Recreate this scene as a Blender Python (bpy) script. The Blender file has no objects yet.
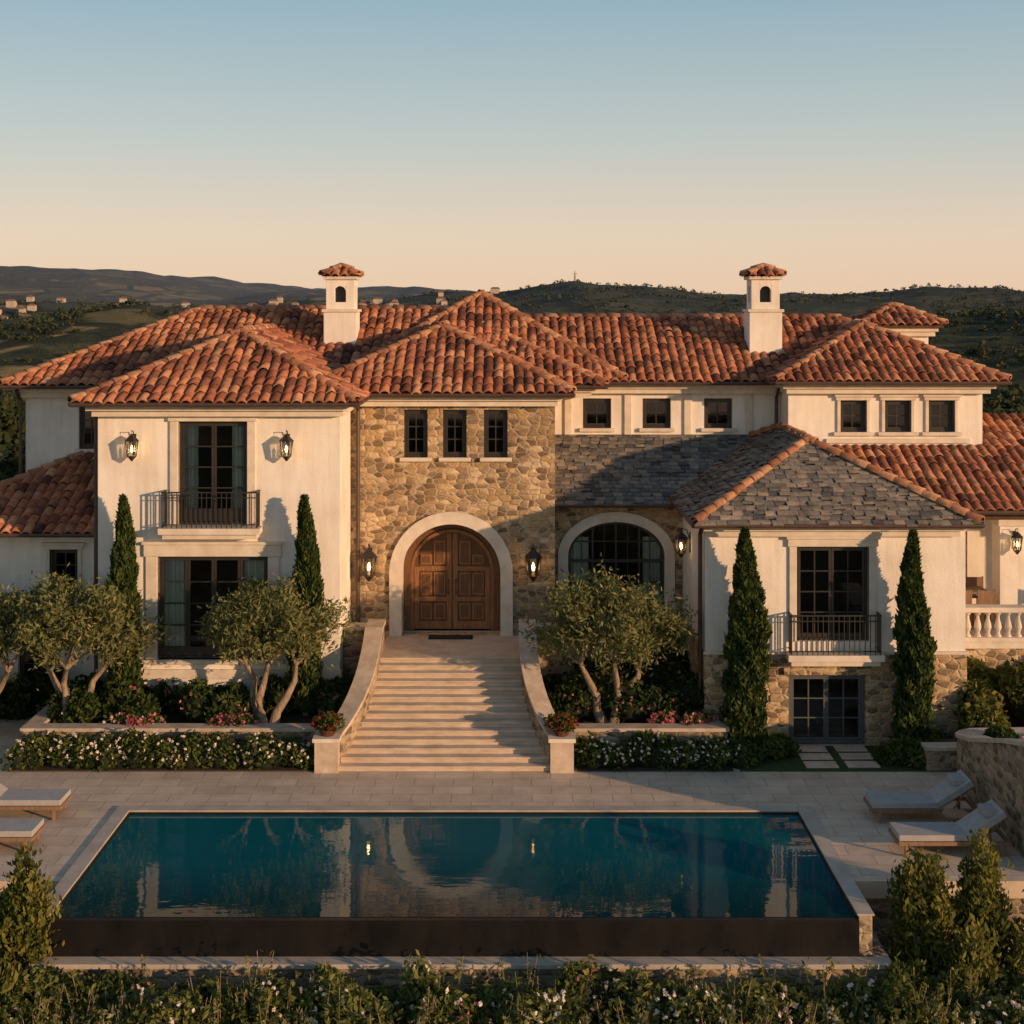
import bpy, math, random
import numpy as np
from mathutils import Vector, noise as mnoise
random.seed(5)
rng = np.random.default_rng(7)
scene = bpy.context.scene

# ------------------------------------------------------------------ materials
def newmat(name):
    m = bpy.data.materials.new(name); m.use_nodes = True
    nt = m.node_tree; nt.nodes.clear()
    out = nt.nodes.new('ShaderNodeOutputMaterial')
    return m, nt, out
def N(nt, t, **kw):
    n = nt.nodes.new(t)
    for k, v in kw.items():
        setattr(n, k, v)
    return n
def ramp(nt, stops, interp='LINEAR'):
    r = nt.nodes.new('ShaderNodeValToRGB'); r.color_ramp.interpolation = interp
    el = r.color_ramp.elements
    while len(el) < len(stops): el.new(0.5)
    for e, (p, c) in zip(el, stops):
        e.position = p; e.color = (c[0], c[1], c[2], 1)
    return r
def principled(nt, out, rough=0.8, spec=0.3):
    b = N(nt, 'ShaderNodeBsdfPrincipled')
    b.inputs['Roughness'].default_value = rough
    b.inputs['Specular IOR Level'].default_value = spec
    nt.links.new(b.outputs[0], out.inputs[0]); return b
def coords(nt, scale=(1, 1, 1), kind='Object'):
    tc = N(nt, 'ShaderNodeTexCoord'); mp = N(nt, 'ShaderNodeMapping')
    mp.inputs['Scale'].default_value = scale
    nt.links.new(tc.outputs[kind], mp.inputs[0]); return mp.outputs[0]
def mix(nt, a, b, fac, mode='MIX'):
    m = N(nt, 'ShaderNodeMix', data_type='RGBA', blend_type=mode)
    L = nt.links
    for sock, v in ((m.inputs[0], fac), (m.inputs[6], a), (m.inputs[7], b)):
        if hasattr(v, 'is_linked') or hasattr(v, 'links'): L.new(v, sock)
        elif isinstance(v, (int, float)): sock.default_value = v
        else: sock.default_value = (v[0], v[1], v[2], 1)
    return m.outputs[2]
def noise(nt, vec, scale, detail=4, rough=0.55):
    n = N(nt, 'ShaderNodeTexNoise'); n.inputs['Scale'].default_value = scale
    n.inputs['Detail'].default_value = detail; n.inputs['Roughness'].default_value = rough
    if vec is not None: nt.links.new(vec, n.inputs['Vector'])
    return n
def bump(nt, b, h, strength=0.3, dist=0.02):
    n = N(nt, 'ShaderNodeBump'); n.inputs['Strength'].default_value = strength
    n.inputs['Distance'].default_value = dist
    nt.links.new(h, n.inputs['Height']); nt.links.new(n.outputs[0], b.inputs['Normal'])

def mat_noise(name, c1, c2, scale=3, rough=0.85, bs=0.2, bd=0.01, spec=0.3, metal=0, stretch=(1, 1, 1), fine=40):
    m, nt, out = newmat(name); b = principled(nt, out, rough, spec)
    v = coords(nt, stretch); n = noise(nt, v, scale, 5, .62)
    r = ramp(nt, [(0.3, c1), (0.7, c2)]); nt.links.new(n.outputs[0], r.inputs[0])
    nt.links.new(r.outputs[0], b.inputs['Base Color'])
    b.inputs['Metallic'].default_value = metal
    n2 = noise(nt, v, fine, 3); bump(nt, b, n2.outputs[0], bs, bd)
    return m
def mat_stucco():
    m, nt, out = newmat('stucco'); b = principled(nt, out, 0.92, 0.15)
    v = coords(nt); n = noise(nt, v, 0.9, 6, 0.62)
    r = ramp(nt, [(0.25, (0.66, 0.59, 0.5)), (0.5, (0.77, 0.71, 0.62)), (0.75, (0.83, 0.78, 0.7))])
    nt.links.new(n.outputs[0], r.inputs[0])
    v2 = coords(nt, (3.5, 3.5, 0.35)); n3 = noise(nt, v2, 1.6, 4)
    r3 = ramp(nt, [(0.35, (0.84, 0.82, 0.78)), (0.6, (1, 1, 1))]); nt.links.new(n3.outputs[0], r3.inputs[0])
    c = mix(nt, r.outputs[0], r3.outputs[0], 0.6, 'MULTIPLY')
    nt.links.new(c, b.inputs['Base Color'])
    n2 = noise(nt, v, 22, 5); bump(nt, b, n2.outputs[0], 0.45, 0.015); return m
def mat_stone(name, cols, sx=3.0, sz=5.5, mortar=(0.46, 0.38, 0.28), mw=0.05, bstr=0.9):
    m, nt, out = newmat(name); b = principled(nt, out, 0.9, 0.2); L = nt.links
    v = coords(nt, (sx, sx, sz))
    nd = noise(nt, v, 0.7, 2)
    add = N(nt, 'ShaderNodeVectorMath', operation='MULTIPLY_ADD')
    L.new(nd.outputs['Color'], add.inputs[0]); add.inputs[1].default_value = (0.5, 0.5, 0.35); L.new(v, add.inputs[2])
    vo = N(nt, 'ShaderNodeTexVoronoi', feature='F1'); vo.inputs['Scale'].default_value = 1; vo.inputs['Randomness'].default_value = 0.72
    ve = N(nt, 'ShaderNodeTexVoronoi', feature='DISTANCE_TO_EDGE'); ve.inputs['Scale'].default_value = 1; ve.inputs['Randomness'].default_value = 0.72
    L.new(add.outputs[0], vo.inputs['Vector']); L.new(add.outputs[0], ve.inputs['Vector'])
    sep = N(nt, 'ShaderNodeSeparateColor'); L.new(vo.outputs['Color'], sep.inputs[0])
    k = len(cols); r = ramp(nt, [((i + 0.5) / k, c) for i, c in enumerate(cols)], 'CONSTANT'); L.new(sep.outputs[0], r.inputs[0])
    nf = noise(nt, coords(nt), 12, 5, 0.65)
    rf = ramp(nt, [(0.3, (0.58, 0.56, 0.54)), (0.7, (1.2, 1.16, 1.1))]); L.new(nf.outputs[0], rf.inputs[0])
    c = mix(nt, r.outputs[0], rf.outputs[0], 0.85, 'MULTIPLY')
    nb = noise(nt, coords(nt), 0.7, 3); rb = ramp(nt, [(0.35, (0.8, 0.78, 0.76)), (0.65, (1.1, 1.07, 1.02))]); L.new(nb.outputs[0], rb.inputs[0])
    me = ramp(nt, [(mw * 0.4, (1, 1, 1)), (mw * 2.2, (0, 0, 0))]); L.new(ve.outputs['Distance'], me.inputs[0])
    fm = N(nt, 'ShaderNodeMath', operation='MULTIPLY'); L.new(me.outputs[0], fm.inputs[0]); L.new(nf.outputs[0], fm.inputs[1])
    fm2 = N(nt, 'ShaderNodeMath', operation='MULTIPLY'); L.new(fm.outputs[0], fm2.inputs[0]); fm2.inputs[1].default_value = 1.6; fm2.use_clamp = True
    c = mix(nt, c, mortar, fm2.outputs[0]); c = mix(nt, c, rb.outputs[0], 1.0, 'MULTIPLY'); L.new(c, b.inputs['Base Color'])
    hr = ramp(nt, [(0.0, (0, 0, 0)), (0.16, (0.8, 0.8, 0.8)), (0.5, (1, 1, 1))]); L.new(ve.outputs['Distance'], hr.inputs[0])
    h = mix(nt, hr.outputs[0], nf.outputs[0], 0.35); h2 = mix(nt, h, sep.outputs[1], 0.25)
    bump(nt, b, h2, bstr, 0.05); return m
def mat_tiles(name, cols, rough=0.85, patch=.7):
    m, nt, out = newmat(name); b = principled(nt, out, rough, 0.2); L = nt.links
    uv = N(nt, 'ShaderNodeUVMap'); sp = N(nt, 'ShaderNodeSeparateXYZ'); L.new(uv.outputs[0], sp.inputs[0])
    k = len(cols); r = ramp(nt, [((i + 0.5) / k, c) for i, c in enumerate(cols)]); L.new(sp.outputs[0], r.inputs[0])
    n = noise(nt, coords(nt), 6, 5, 0.7)
    rf = ramp(nt, [(0.32, (0.45, 0.4, 0.37)), (0.62, (1.12, 1.1, 1.08))]); L.new(n.outputs[0], rf.inputs[0])
    c = mix(nt, r.outputs[0], rf.outputs[0], 0.8, 'MULTIPLY')
    n3 = noise(nt, coords(nt), 0.8, 4, .6); r3 = ramp(nt, [(0.35, (0.66, 0.66, 0.66)), (0.65, (1.12, 1.06, 1))]); L.new(n3.outputs[0], r3.inputs[0])
    c = mix(nt, c, r3.outputs[0], patch, 'MULTIPLY')
    n4 = noise(nt, coords(nt), 17, 3, .6); r4 = ramp(nt, [(0.62, (0, 0, 0)), (0.7, (1, 1, 1))]); L.new(n4.outputs[0], r4.inputs[0])
    f4 = N(nt, 'ShaderNodeMath', operation='MULTIPLY'); L.new(r4.outputs[0], f4.inputs[0]); f4.inputs[1].default_value = .45
    c = mix(nt, c, (.3, .26, .18), f4.outputs[0])
    L.new(c, b.inputs['Base Color'])
    n2 = noise(nt, coords(nt), 40, 3); bump(nt, b, n2.outputs[0], 0.4, 0.01); return m
def mat_leaf(name, cols, trans=0.3, haze_tint=False):
    m, nt, out = newmat(name); L = nt.links
    uv = N(nt, 'ShaderNodeUVMap'); sp = N(nt, 'ShaderNodeSeparateXYZ'); L.new(uv.outputs[0], sp.inputs[0])
    k = len(cols); r = ramp(nt, [((i + 0.5) / k, c) for i, c in enumerate(cols)]); L.new(sp.outputs[0], r.inputs[0])
    col = r.outputs[0]
    if haze_tint:
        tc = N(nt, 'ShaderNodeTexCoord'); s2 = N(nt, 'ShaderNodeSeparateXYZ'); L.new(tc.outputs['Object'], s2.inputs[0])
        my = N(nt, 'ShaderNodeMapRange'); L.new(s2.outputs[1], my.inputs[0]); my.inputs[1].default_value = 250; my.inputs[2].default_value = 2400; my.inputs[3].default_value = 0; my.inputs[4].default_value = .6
        col = mix(nt, col, (.11, .125, .13), my.outputs[0])  # aerial haze painted into the leaf colour, stronger with distance along Y
    b = N(nt, 'ShaderNodeBsdfDiffuse')
    t = N(nt, 'ShaderNodeBsdfTranslucent'); L.new(col, b.inputs[0]); L.new(col, t.inputs[0])
    ms = N(nt, 'ShaderNodeMixShader'); ms.inputs[0].default_value = trans
    L.new(b.outputs[0], ms.inputs[1]); L.new(t.outputs[0], ms.inputs[2]); L.new(ms.outputs[0], out.inputs[0]); return m
def mat_paving(name, c1, c2, sx=1.1, mortar=(0.26, 0.21, 0.16)):
    m, nt, out = newmat(name); b = principled(nt, out, 0.6, 0.4); L = nt.links
    v = coords(nt); br = N(nt, 'ShaderNodeTexBrick'); L.new(v, br.inputs[0])
    br.inputs['Scale'].default_value = sx; br.inputs['Mortar Size'].default_value = 0.008
    br.inputs['Brick Width'].default_value = 0.9; br.inputs['Row Height'].default_value = 0.5; br.inputs['Bias'].default_value = 0.0
    br.inputs['Color1'].default_value = (*c1, 1); br.inputs['Color2'].default_value = (*c2, 1); br.inputs['Mortar'].default_value = (*mortar, 1)
    n = noise(nt, v, 1.6, 6, 0.65); r = ramp(nt, [(0.3, (0.72, 0.7, 0.67)), (0.7, (1.12, 1.09, 1.05))]); L.new(n.outputs[0], r.inputs[0])
    c = mix(nt, br.outputs[0], r.outputs[0], 0.9, 'MULTIPLY'); L.new(c, b.inputs['Base Color'])
    n2 = noise(nt, v, 30, 4); bump(nt, b, n2.outputs[0], 0.25, 0.01); return m
def mat_wood(name, c1, c2):
    m, nt, out = newmat(name); b = principled(nt, out, 0.5, 0.4); L = nt.links
    n = noise(nt, coords(nt, (9, 9, 0.7)), 3, 6, 0.65); r = ramp(nt, [(0.3, c1), (0.7, c2)]); L.new(n.outputs[0], r.inputs[0])
    L.new(r.outputs[0], b.inputs['Base Color']); bump(nt, b, n.outputs[0], 0.3, 0.01); return m
def mat_glass():
    m, nt, out = newmat('window_glass'); L = nt.links
    t = N(nt, 'ShaderNodeBsdfTransparent'); t.inputs[0].default_value = (0.8, 0.82, 0.8, 1)
    g = N(nt, 'ShaderNodeBsdfGlossy'); g.inputs['Roughness'].default_value = 0.03; g.inputs[0].default_value = (0.9, 0.9, 0.9, 1)
    n = noise(nt, coords(nt), 1.3, 2); bp = N(nt, 'ShaderNodeBump'); bp.inputs['Strength'].default_value = 0.08; L.new(n.outputs[0], bp.inputs['Height']); L.new(bp.outputs[0], g.inputs['Normal'])
    f = N(nt, 'ShaderNodeFresnel'); f.inputs[0].default_value = 1.6
    ms = N(nt, 'ShaderNodeMixShader'); L.new(f.outputs[0], ms.inputs[0]); L.new(t.outputs[0], ms.inputs[1]); L.new(g.outputs[0], ms.inputs[2])
    L.new(ms.outputs[0], out.inputs[0]); return m
def mat_emit(name, col, s):
    m, nt, out = newmat(name); e = N(nt, 'ShaderNodeEmission'); e.inputs[0].default_value = (*col, 1); e.inputs[1].default_value = s
    nt.links.new(e.outputs[0], out.inputs[0]); return m
def mat_water():
    m, nt, out = newmat('pool_water'); b = principled(nt, out, 0.02, 0.5); L = nt.links
    b.inputs['IOR'].default_value = 1.36
    tc = N(nt, 'ShaderNodeTexCoord'); sp = N(nt, 'ShaderNodeSeparateXYZ'); L.new(tc.outputs['Object'], sp.inputs[0])
    mr = N(nt, 'ShaderNodeMapRange'); L.new(sp.outputs[1], mr.inputs[0]); mr.inputs[1].default_value = 22.9; mr.inputs[2].default_value = 27.0
    n = noise(nt, tc.outputs['Object'], 0.45, 3)
    ad = N(nt, 'ShaderNodeMath', operation='MULTIPLY_ADD'); L.new(n.outputs[0], ad.inputs[0]); ad.inputs[1].default_value = 0.5
    sb = N(nt, 'ShaderNodeMath', operation='SUBTRACT'); L.new(mr.outputs[0], sb.inputs[0]); sb.inputs[1].default_value = 0.15; L.new(sb.outputs[0], ad.inputs[2])
    r = ramp(nt, [(0.0, (0.003, 0.018, 0.022)), (0.35, (0.003, 0.048, 0.06)), (0.8, (0.003, 0.09, 0.11))]); L.new(ad.outputs[0], r.inputs[0])
    L.new(r.outputs[0], b.inputs['Base Color'])
    mp = N(nt, 'ShaderNodeMapping'); mp.inputs['Scale'].default_value = (1, 2.2, 1); L.new(tc.outputs['Object'], mp.inputs[0])
    n2 = noise(nt, mp.outputs[0], 1.5, 3, .5); bump(nt, b, n2.outputs[0], 0.055, 0.05); return m

stucco = mat_stucco()
stone = mat_stone('rubble_stone', [(0.2, 0.14, 0.085), (0.44, 0.31, 0.17), (0.31, 0.22, 0.13), (0.55, 0.42, 0.26), (0.25, 0.19, 0.13), (0.47, 0.33, 0.18), (.38, .28, .18), (.6, .47, .31)], 3.9, 7.4, (.52, .42, .29))
stone_g = mat_stone('garden_stone', [(0.16, 0.13, 0.095), (0.36, 0.28, 0.19), (0.25, 0.2, 0.15), (0.42, 0.33, 0.22), (.3, .24, .17)], 4.0, 7.5, (.38, .31, .22))
trimm = mat_noise('limestone_trim', (0.54, 0.46, 0.36), (0.7, 0.62, 0.51), 3, 0.8, 0.2)
capm = mat_noise('sandstone_cap', (0.36, 0.28, 0.2), (0.56, 0.46, 0.35), 3.5, 0.85, 0.4, .015)
copm = mat_noise('pool_coping_stone', (0.34, 0.29, 0.23), (0.48, 0.42, 0.34), 2, 0.6, 0.15)
trav = mat_paving('travertine_paving', (0.62, 0.5, 0.38), (0.52, 0.42, 0.32))
stepm = mat_noise('travertine_step', (0.4, 0.31, 0.22), (0.6, 0.48, 0.36), 2.5, 0.75, 0.25, stretch=(1, 1, 4))
tile = mat_tiles('terracotta', [(0.12, 0.05, 0.035), (0.34, 0.125, 0.07), (0.46, 0.18, 0.095), (0.24, 0.09, 0.055), (0.56, 0.29, 0.165), (0.4, 0.15, 0.08), (0.18, 0.08, 0.05), (.52, .23, .115)])
hipc = mat_tiles('terracotta_hip_caps', [(0.3, 0.14, 0.08), (0.46, 0.24, 0.13), (0.54, 0.32, 0.19), (0.38, 0.19, 0.11)])
slate = mat_tiles('slate', [(0.08, 0.08, 0.082), (0.16, 0.155, 0.145), (0.24, 0.22, 0.185), (0.115, 0.115, 0.11), (0.3, 0.255, 0.2), (.14, .138, .13)], 0.7, .4)
soffit = mat_noise('dark_eave_wood', (0.06, 0.035, 0.02), (0.1, 0.06, 0.035), 5)
bronze = mat_noise('bronze_frame', (0.022, 0.018, 0.014), (0.035, 0.028, 0.022), 4, 0.45, 0.05, 0.002, 0.5)
greyf = mat_noise('grey_door_paint', (0.07, 0.075, 0.075), (0.1, 0.1, 0.1), 4, 0.5, 0.05, 0.002)
iron = mat_noise('wrought_iron', (0.015, 0.013, 0.012), (0.03, 0.026, 0.022), 8, 0.5, 0.1, 0.003, 0.5)
gutterm = mat_noise('copper_gutter', (0.05, 0.03, 0.022), (0.09, 0.05, 0.035), 6, 0.45, 0.05, 0.002, 0.5)
glass = mat_glass()
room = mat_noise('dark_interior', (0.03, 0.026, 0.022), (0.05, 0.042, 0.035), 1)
curtain = mat_noise('curtain_fabric', (0.5, 0.56, 0.5), (0.62, 0.68, 0.6), 2, 0.9)
wood = mat_wood('oak_door', (0.15, 0.065, 0.025), (0.33, 0.155, 0.06))
woodd = mat_wood('oak_door_dark', (0.09, 0.04, 0.016), (0.17, 0.08, 0.032))
bulb = mat_emit('lamp_flame', (1.0, 0.5, 0.16), 40.0)
water = mat_water()
darktile = mat_noise('wet_dark_stone', (0.004, 0.004, 0.004), (0.016, 0.013, 0.011), 1.6, 0.42, 0.3, 0.01, 0.35, stretch=(1, 1, 0.5), fine=12)
soil = mat_noise('soil', (0.03, 0.022, 0.014), (0.06, 0.045, 0.03), 6)
grassm = mat_noise('lawn', (0.025, 0.045, 0.012), (0.05, 0.08, 0.02), 12, 0.9, 0.8, 0.03)
bark = mat_noise('olive_bark', (0.14, 0.1, 0.07), (0.36, 0.27, 0.18), 6, 0.9, 0.8, 0.03, stretch=(3, 3, 1), fine=15)
cush = mat_noise('outdoor_cushion', (0.3, 0.29, 0.28), (0.37, 0.355, 0.335), 6, 0.95, 0.3, 0.004, fine=90)
teak = mat_wood('teak', (0.16, 0.09, 0.05), (0.28, 0.17, 0.1))
matm = mat_noise('door_mat', (0.015, 0.014, 0.013), (0.03, 0.028, 0.025), 20)
L_olive = mat_leaf('olive_leaves', [(0.075, 0.09, 0.032), (0.14, 0.155, 0.055), (0.22, 0.22, 0.085), (0.12, 0.135, 0.05), (0.3, 0.28, 0.12)], 0.3)
L_cyp = mat_leaf('cypress_leaves', [(0.02, 0.038, 0.012), (0.038, 0.06, 0.018), (0.062, 0.086, 0.025), (0.09, 0.11, 0.034)], 0.15)
L_shrub = mat_leaf('shrub_leaves', [(0.03, 0.05, 0.014), (0.06, 0.085, 0.02), (0.1, 0.125, 0.028), (0.14, 0.155, 0.045)], 0.3)
L_dark = mat_leaf('dark_leaves', [(0.018, 0.034, 0.01), (0.038, 0.06, 0.017), (0.07, 0.09, 0.026)], 0.2)
L_laurel = mat_leaf('laurel_leaves', [(0.05, 0.07, 0.016), (0.1, 0.12, 0.027), (0.17, 0.17, 0.04), (0.24, 0.22, 0.06)], 0.35)
L_front = mat_leaf('garden_leaves', [(0.06, 0.08, 0.022), (0.11, 0.135, 0.036), (0.17, 0.185, 0.055), (0.24, 0.235, 0.08)], 0.35)
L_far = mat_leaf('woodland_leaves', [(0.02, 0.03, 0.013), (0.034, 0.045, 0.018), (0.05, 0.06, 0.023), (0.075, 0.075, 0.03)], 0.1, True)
F_white = mat_leaf('white_petals', [(0.75, 0.68, 0.55), (0.8, 0.7, 0.62), (0.8, 0.62, 0.5)], 0.3)
F_pink = mat_leaf('pink_petals', [(0.5, 0.12, 0.15), (0.55, 0.18, 0.2), (0.6, 0.28, 0.26)], 0.3)
F_red = mat_leaf('red_petals', [(0.26, 0.03, 0.02), (0.38, 0.06, 0.03), (0.18, 0.03, 0.03)], 0.3)
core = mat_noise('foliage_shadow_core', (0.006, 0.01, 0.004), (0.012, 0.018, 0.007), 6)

# ------------------------------------------------------------------ mesh helpers
def link(o, parent=None):
    scene.collection.objects.link(o)
    if parent is not None: o.parent = parent
    return o
def empty(name):
    e = bpy.data.objects.new(name, None); e.empty_display_size = 0.5; return link(e)
class MB:
    def __init__(s): s.v = []; s.f = []; s.m = []; s.mats = []
    def mi(s, m):
        if m not in s.mats: s.mats.append(m)
        return s.mats.index(m)
    def face(s, pts, m):
        k = len(s.v); s.v += [tuple(p) for p in pts]; s.f.append(tuple(range(k, k + len(pts)))); s.m.append(s.mi(m))
    def box(s, x0, x1, y0, y1, z0, z1, m):
        k = len(s.v)
        s.v += [(x0, y0, z0), (x1, y0, z0), (x1, y1, z0), (x0, y1, z0), (x0, y0, z1), (x1, y0, z1), (x1, y1, z1), (x0, y1, z1)]
        for q in ((0, 3, 2, 1), (4, 5, 6, 7), (0, 1, 5, 4), (1, 2, 6, 5), (2, 3, 7, 6), (3, 0, 4, 7)):
            s.f.append(tuple(k + a for a in q)); s.m.append(s.mi(m))
    def tube(s, pts, rad, m, n=8, cap=True):
        pts = [Vector(p) for p in pts]
        if not isinstance(rad, (list, tuple)): rad = [rad] * len(pts)
        rings = []
        for i, p in enumerate(pts):
            d = (pts[min(i + 1, len(pts) - 1)] - pts[max(i - 1, 0)]).normalized()
            a = d.cross(Vector((0, 0, 1)))
            if a.length < 0.05: a = d.cross(Vector((0, 1, 0)))
            a.normalize(); b = d.cross(a); k = len(s.v)
            for j in range(n):
                t = 2 * math.pi * j / n; s.v.append(tuple(p + (a * math.cos(t) + b * math.sin(t)) * rad[i]))
            rings.append(k)
        for i in range(len(rings) - 1):
            for j in range(n):
                s.f.append((rings[i] + j, rings[i] + (j + 1) % n, rings[i + 1] + (j + 1) % n, rings[i + 1] + j)); s.m.append(s.mi(m))
        if cap:
            s.f.append(tuple(rings[0] + j for j in range(n))); s.m.append(s.mi(m))
            s.f.append(tuple(rings[-1] + n - 1 - j for j in range(n))); s.m.append(s.mi(m))
    def path(s, pts, th, z0, z1, m):
        n = len(pts); P = [Vector((p[0], p[1], 0)) for p in pts]; A = []; B = []
        for i in range(n):
            d = (P[min(i + 1, n - 1)] - P[max(i - 1, 0)]).normalized(); nn = Vector((-d.y, d.x, 0)) * (th / 2)
            A.append(P[i] + nn); B.append(P[i] - nn)
        f = lambda p, z: (p.x, p.y, z)
        for i in range(n - 1):
            a0, a1, b0, b1 = A[i], A[i + 1], B[i], B[i + 1]
            s.face([f(a0, z1[i]), f(a1, z1[i + 1]), f(b1, z1[i + 1]), f(b0, z1[i])], m)
            s.face([f(a0, z0[i]), f(a1, z0[i + 1]), f(a1, z1[i + 1]), f(a0, z1[i])], m)
            s.face([f(b1, z0[i + 1]), f(b0, z0[i]), f(b0, z1[i]), f(b1, z1[i + 1])], m)
            s.face([f(b0, z0[i]), f(b1, z0[i + 1]), f(a1, z0[i + 1]), f(a0, z0[i])], m)
        for i in (0, n - 1):
            s.face([(A[i].x, A[i].y, z0[i]), (B[i].x, B[i].y, z0[i]), (B[i].x, B[i].y, z1[i]), (A[i].x, A[i].y, z1[i])], m)
    def obj(s, name, parent=None, bevel=0, smooth=False):
        me = bpy.data.meshes.new(name); me.from_pydata(s.v, [], s.f)
        for m in s.mats: me.materials.append(m)
        me.polygons.foreach_set('material_index', s.m)
        if smooth: me.polygons.foreach_set('use_smooth', [True] * len(s.f))
        me.update(); o = bpy.data.objects.new(name, me); link(o, parent)
        if bevel:
            b = o.modifiers.new('bevel', 'BEVEL'); b.width = bevel; b.segments = 2; b.limit_method = 'ANGLE'
        return o

def np_obj(name, chunks, mats, parent=None, smooth=False):
    Vs, Fs, U, M = [], [], [], []; off = 0
    for V, F, u, mi in chunks:
        Vs.append(V); Fs.append(F + off); off += len(V); U.append(u); M.append(np.full(len(F), mi, np.int32))
    V = np.concatenate(Vs).astype(np.float32); F = np.concatenate(Fs).astype(np.int32); U = np.concatenate(U); M = np.concatenate(M)
    me = bpy.data.meshes.new(name); nf = len(F)
    me.vertices.add(len(V)); me.vertices.foreach_set('co', V.ravel())
    me.loops.add(nf * 4); me.loops.foreach_set('vertex_index', F.ravel())
    me.polygons.add(nf); me.polygons.foreach_set('loop_start', np.arange(0, nf * 4, 4, dtype=np.int32))
    for m in mats: me.materials.append(m)
    me.polygons.foreach_set('material_index', M)
    me.update(calc_edges=True)
    uvl = me.uv_layers.new(name='UVMap'); uu = np.zeros((nf * 4, 2), np.float32); uu[:, 0] = np.repeat(U, 4); uu[:, 1] = 0.5
    uvl.data.foreach_set('uv', uu.ravel())
    if smooth: me.polygons.foreach_set('use_smooth', np.ones(nf, bool))
    me.update(); o = bpy.data.objects.new(name, me); return link(o, parent)

# ------------------------------------------------------------------ roofs
def slope_tiles(A, B, C, D, kind):
    A, B, C, D = [np.array(p, float) for p in (A, B, C, D)]
    W = np.linalg.norm(B - A); eU = (B - A) / W; n = np.cross(eU, D - A); n /= np.linalg.norm(n); eV = np.cross(n, eU)
    H = np.dot(D - A, eV); lu = np.dot(D - A, eU); ru = np.dot(C - B, eU)
    if kind == 'barrel': w, Ls, ns = 0.255, 0.38, 9
    else: w, Ls, ns = 0.25, 0.19, 2
    s = np.linspace(-0.5, 0.5, ns)
    prof = (np.cos(np.pi * s)) ** 0.75 * 0.09 if kind == 'barrel' else np.zeros(ns)
    V, F, U = [], [], []
    k = 0; v0 = -0.06; cnt = 0
    while v0 < H - 0.02:
        v1 = min(v0 + Ls * 1.04, H)
        l0 = lu * max(v0, 0) / H; r0 = W + ru * max(v0, 0) / H; l1 = lu * v1 / H; r1 = W + ru * v1 / H
        off = (k % 2) * 0.5 * w + .06 * rng.normal() if kind != 'barrel' else 0
        i0 = int(math.floor((min(l0, l1) - off) / w)) - 1; i1 = int(math.ceil((max(r0, r1) - off) / w)) + 1
        for i in range(i0, i1):
            uc = (i + 0.5) * w + off; j = rng.normal(0, 1, 5)
            ua = uc + s * w * (1.0 if kind == 'barrel' else 0.96) + j[0] * 0.009
            ub = uc + s * w * (0.97) + j[1] * 0.009
            ua = np.clip(ua, l0, r0); ub = np.clip(ub, l1, r1)
            if ua[-1] - ua[0] < 0.015 and ub[-1] - ub[0] < 0.015: continue
            lift = (0.045 + 0.012 * j[2]) if kind == 'barrel' else max(0.012, 0.03 + 0.016 * j[2])
            va = v0 + 0.016 * j[3] * (1 if kind == 'barrel' else 1.5)
            P0 = A + ua[:, None] * eU + va * eV + (prof + lift)[:, None] * n
            P1 = A + ub[:, None] * eU + v1 * eV + (prof * 0.92 + 0.002)[:, None] * n
            PL = A + ua[:, None] * eU + va * eV + (prof + lift - (0.04 if k or kind != 'barrel' else 0.06))[:, None] * n
            base = cnt; V += [PL, P0, P1]; cnt += 3 * ns
            a = np.arange(ns - 1)
            F.append(np.stack([base + a, base + a + 1, base + ns + a + 1, base + ns + a], 1))
            F.append(np.stack([base + ns + a, base + ns + a + 1, base + 2 * ns + a + 1, base + 2 * ns + a], 1))
            U.append(np.full(2 * (ns - 1), rng.random()))
        v0 += Ls; k += 1
    o = -0.02 * n
    V.append(np.array([A + o, B + o, C + o, D + o])); F.append(np.array([[cnt, cnt + 1, cnt + 2, cnt + 3]])); U.append(np.array([0.05]))
    return (np.concatenate(V), np.concatenate(F), np.concatenate(U), 0)
def caps(p, q, r=0.11):
    p = np.array(p, float); q = np.array(q, float); Ld = np.linalg.norm(q - p); d = (q - p) / Ld
    sd = np.cross(d, [0, 0, 1]); sd /= np.linalg.norm(sd); up = np.cross(sd, d)
    n = 9; th = np.linspace(-1.75, 1.75, n); V, F, U = [], [], []; cnt = 0; t = 0
    while t < Ld:
        e = min(t + 0.42, Ld + 0.03); j = rng.normal(0, 1, 3)
        for (tt, rr, lf) in ((t, r * 1.12 - 0.03, 0.045), (t, r * 1.12, 0.05), (e, r * 0.92, 0.02)):
            c = p + d * tt + up * (lf + 0.006 * j[0]) + sd * 0.01 * j[1]
            V.append(c + np.sin(th)[:, None] * sd * rr + np.cos(th)[:, None] * up * rr)
        a = np.arange(n - 1)
        F.append(np.stack([cnt + a, cnt + a + 1, cnt + n + a + 1, cnt + n + a], 1))
        F.append(np.stack([cnt + n + a, cnt + n + a + 1, cnt + 2 * n + a + 1, cnt + 2 * n + a], 1))
        U.append(np.full(2 * (n - 1), rng.random())); cnt += 3 * n; t += 0.38
    return (np.concatenate(V), np.concatenate(F), np.concatenate(U), 1)

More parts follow.
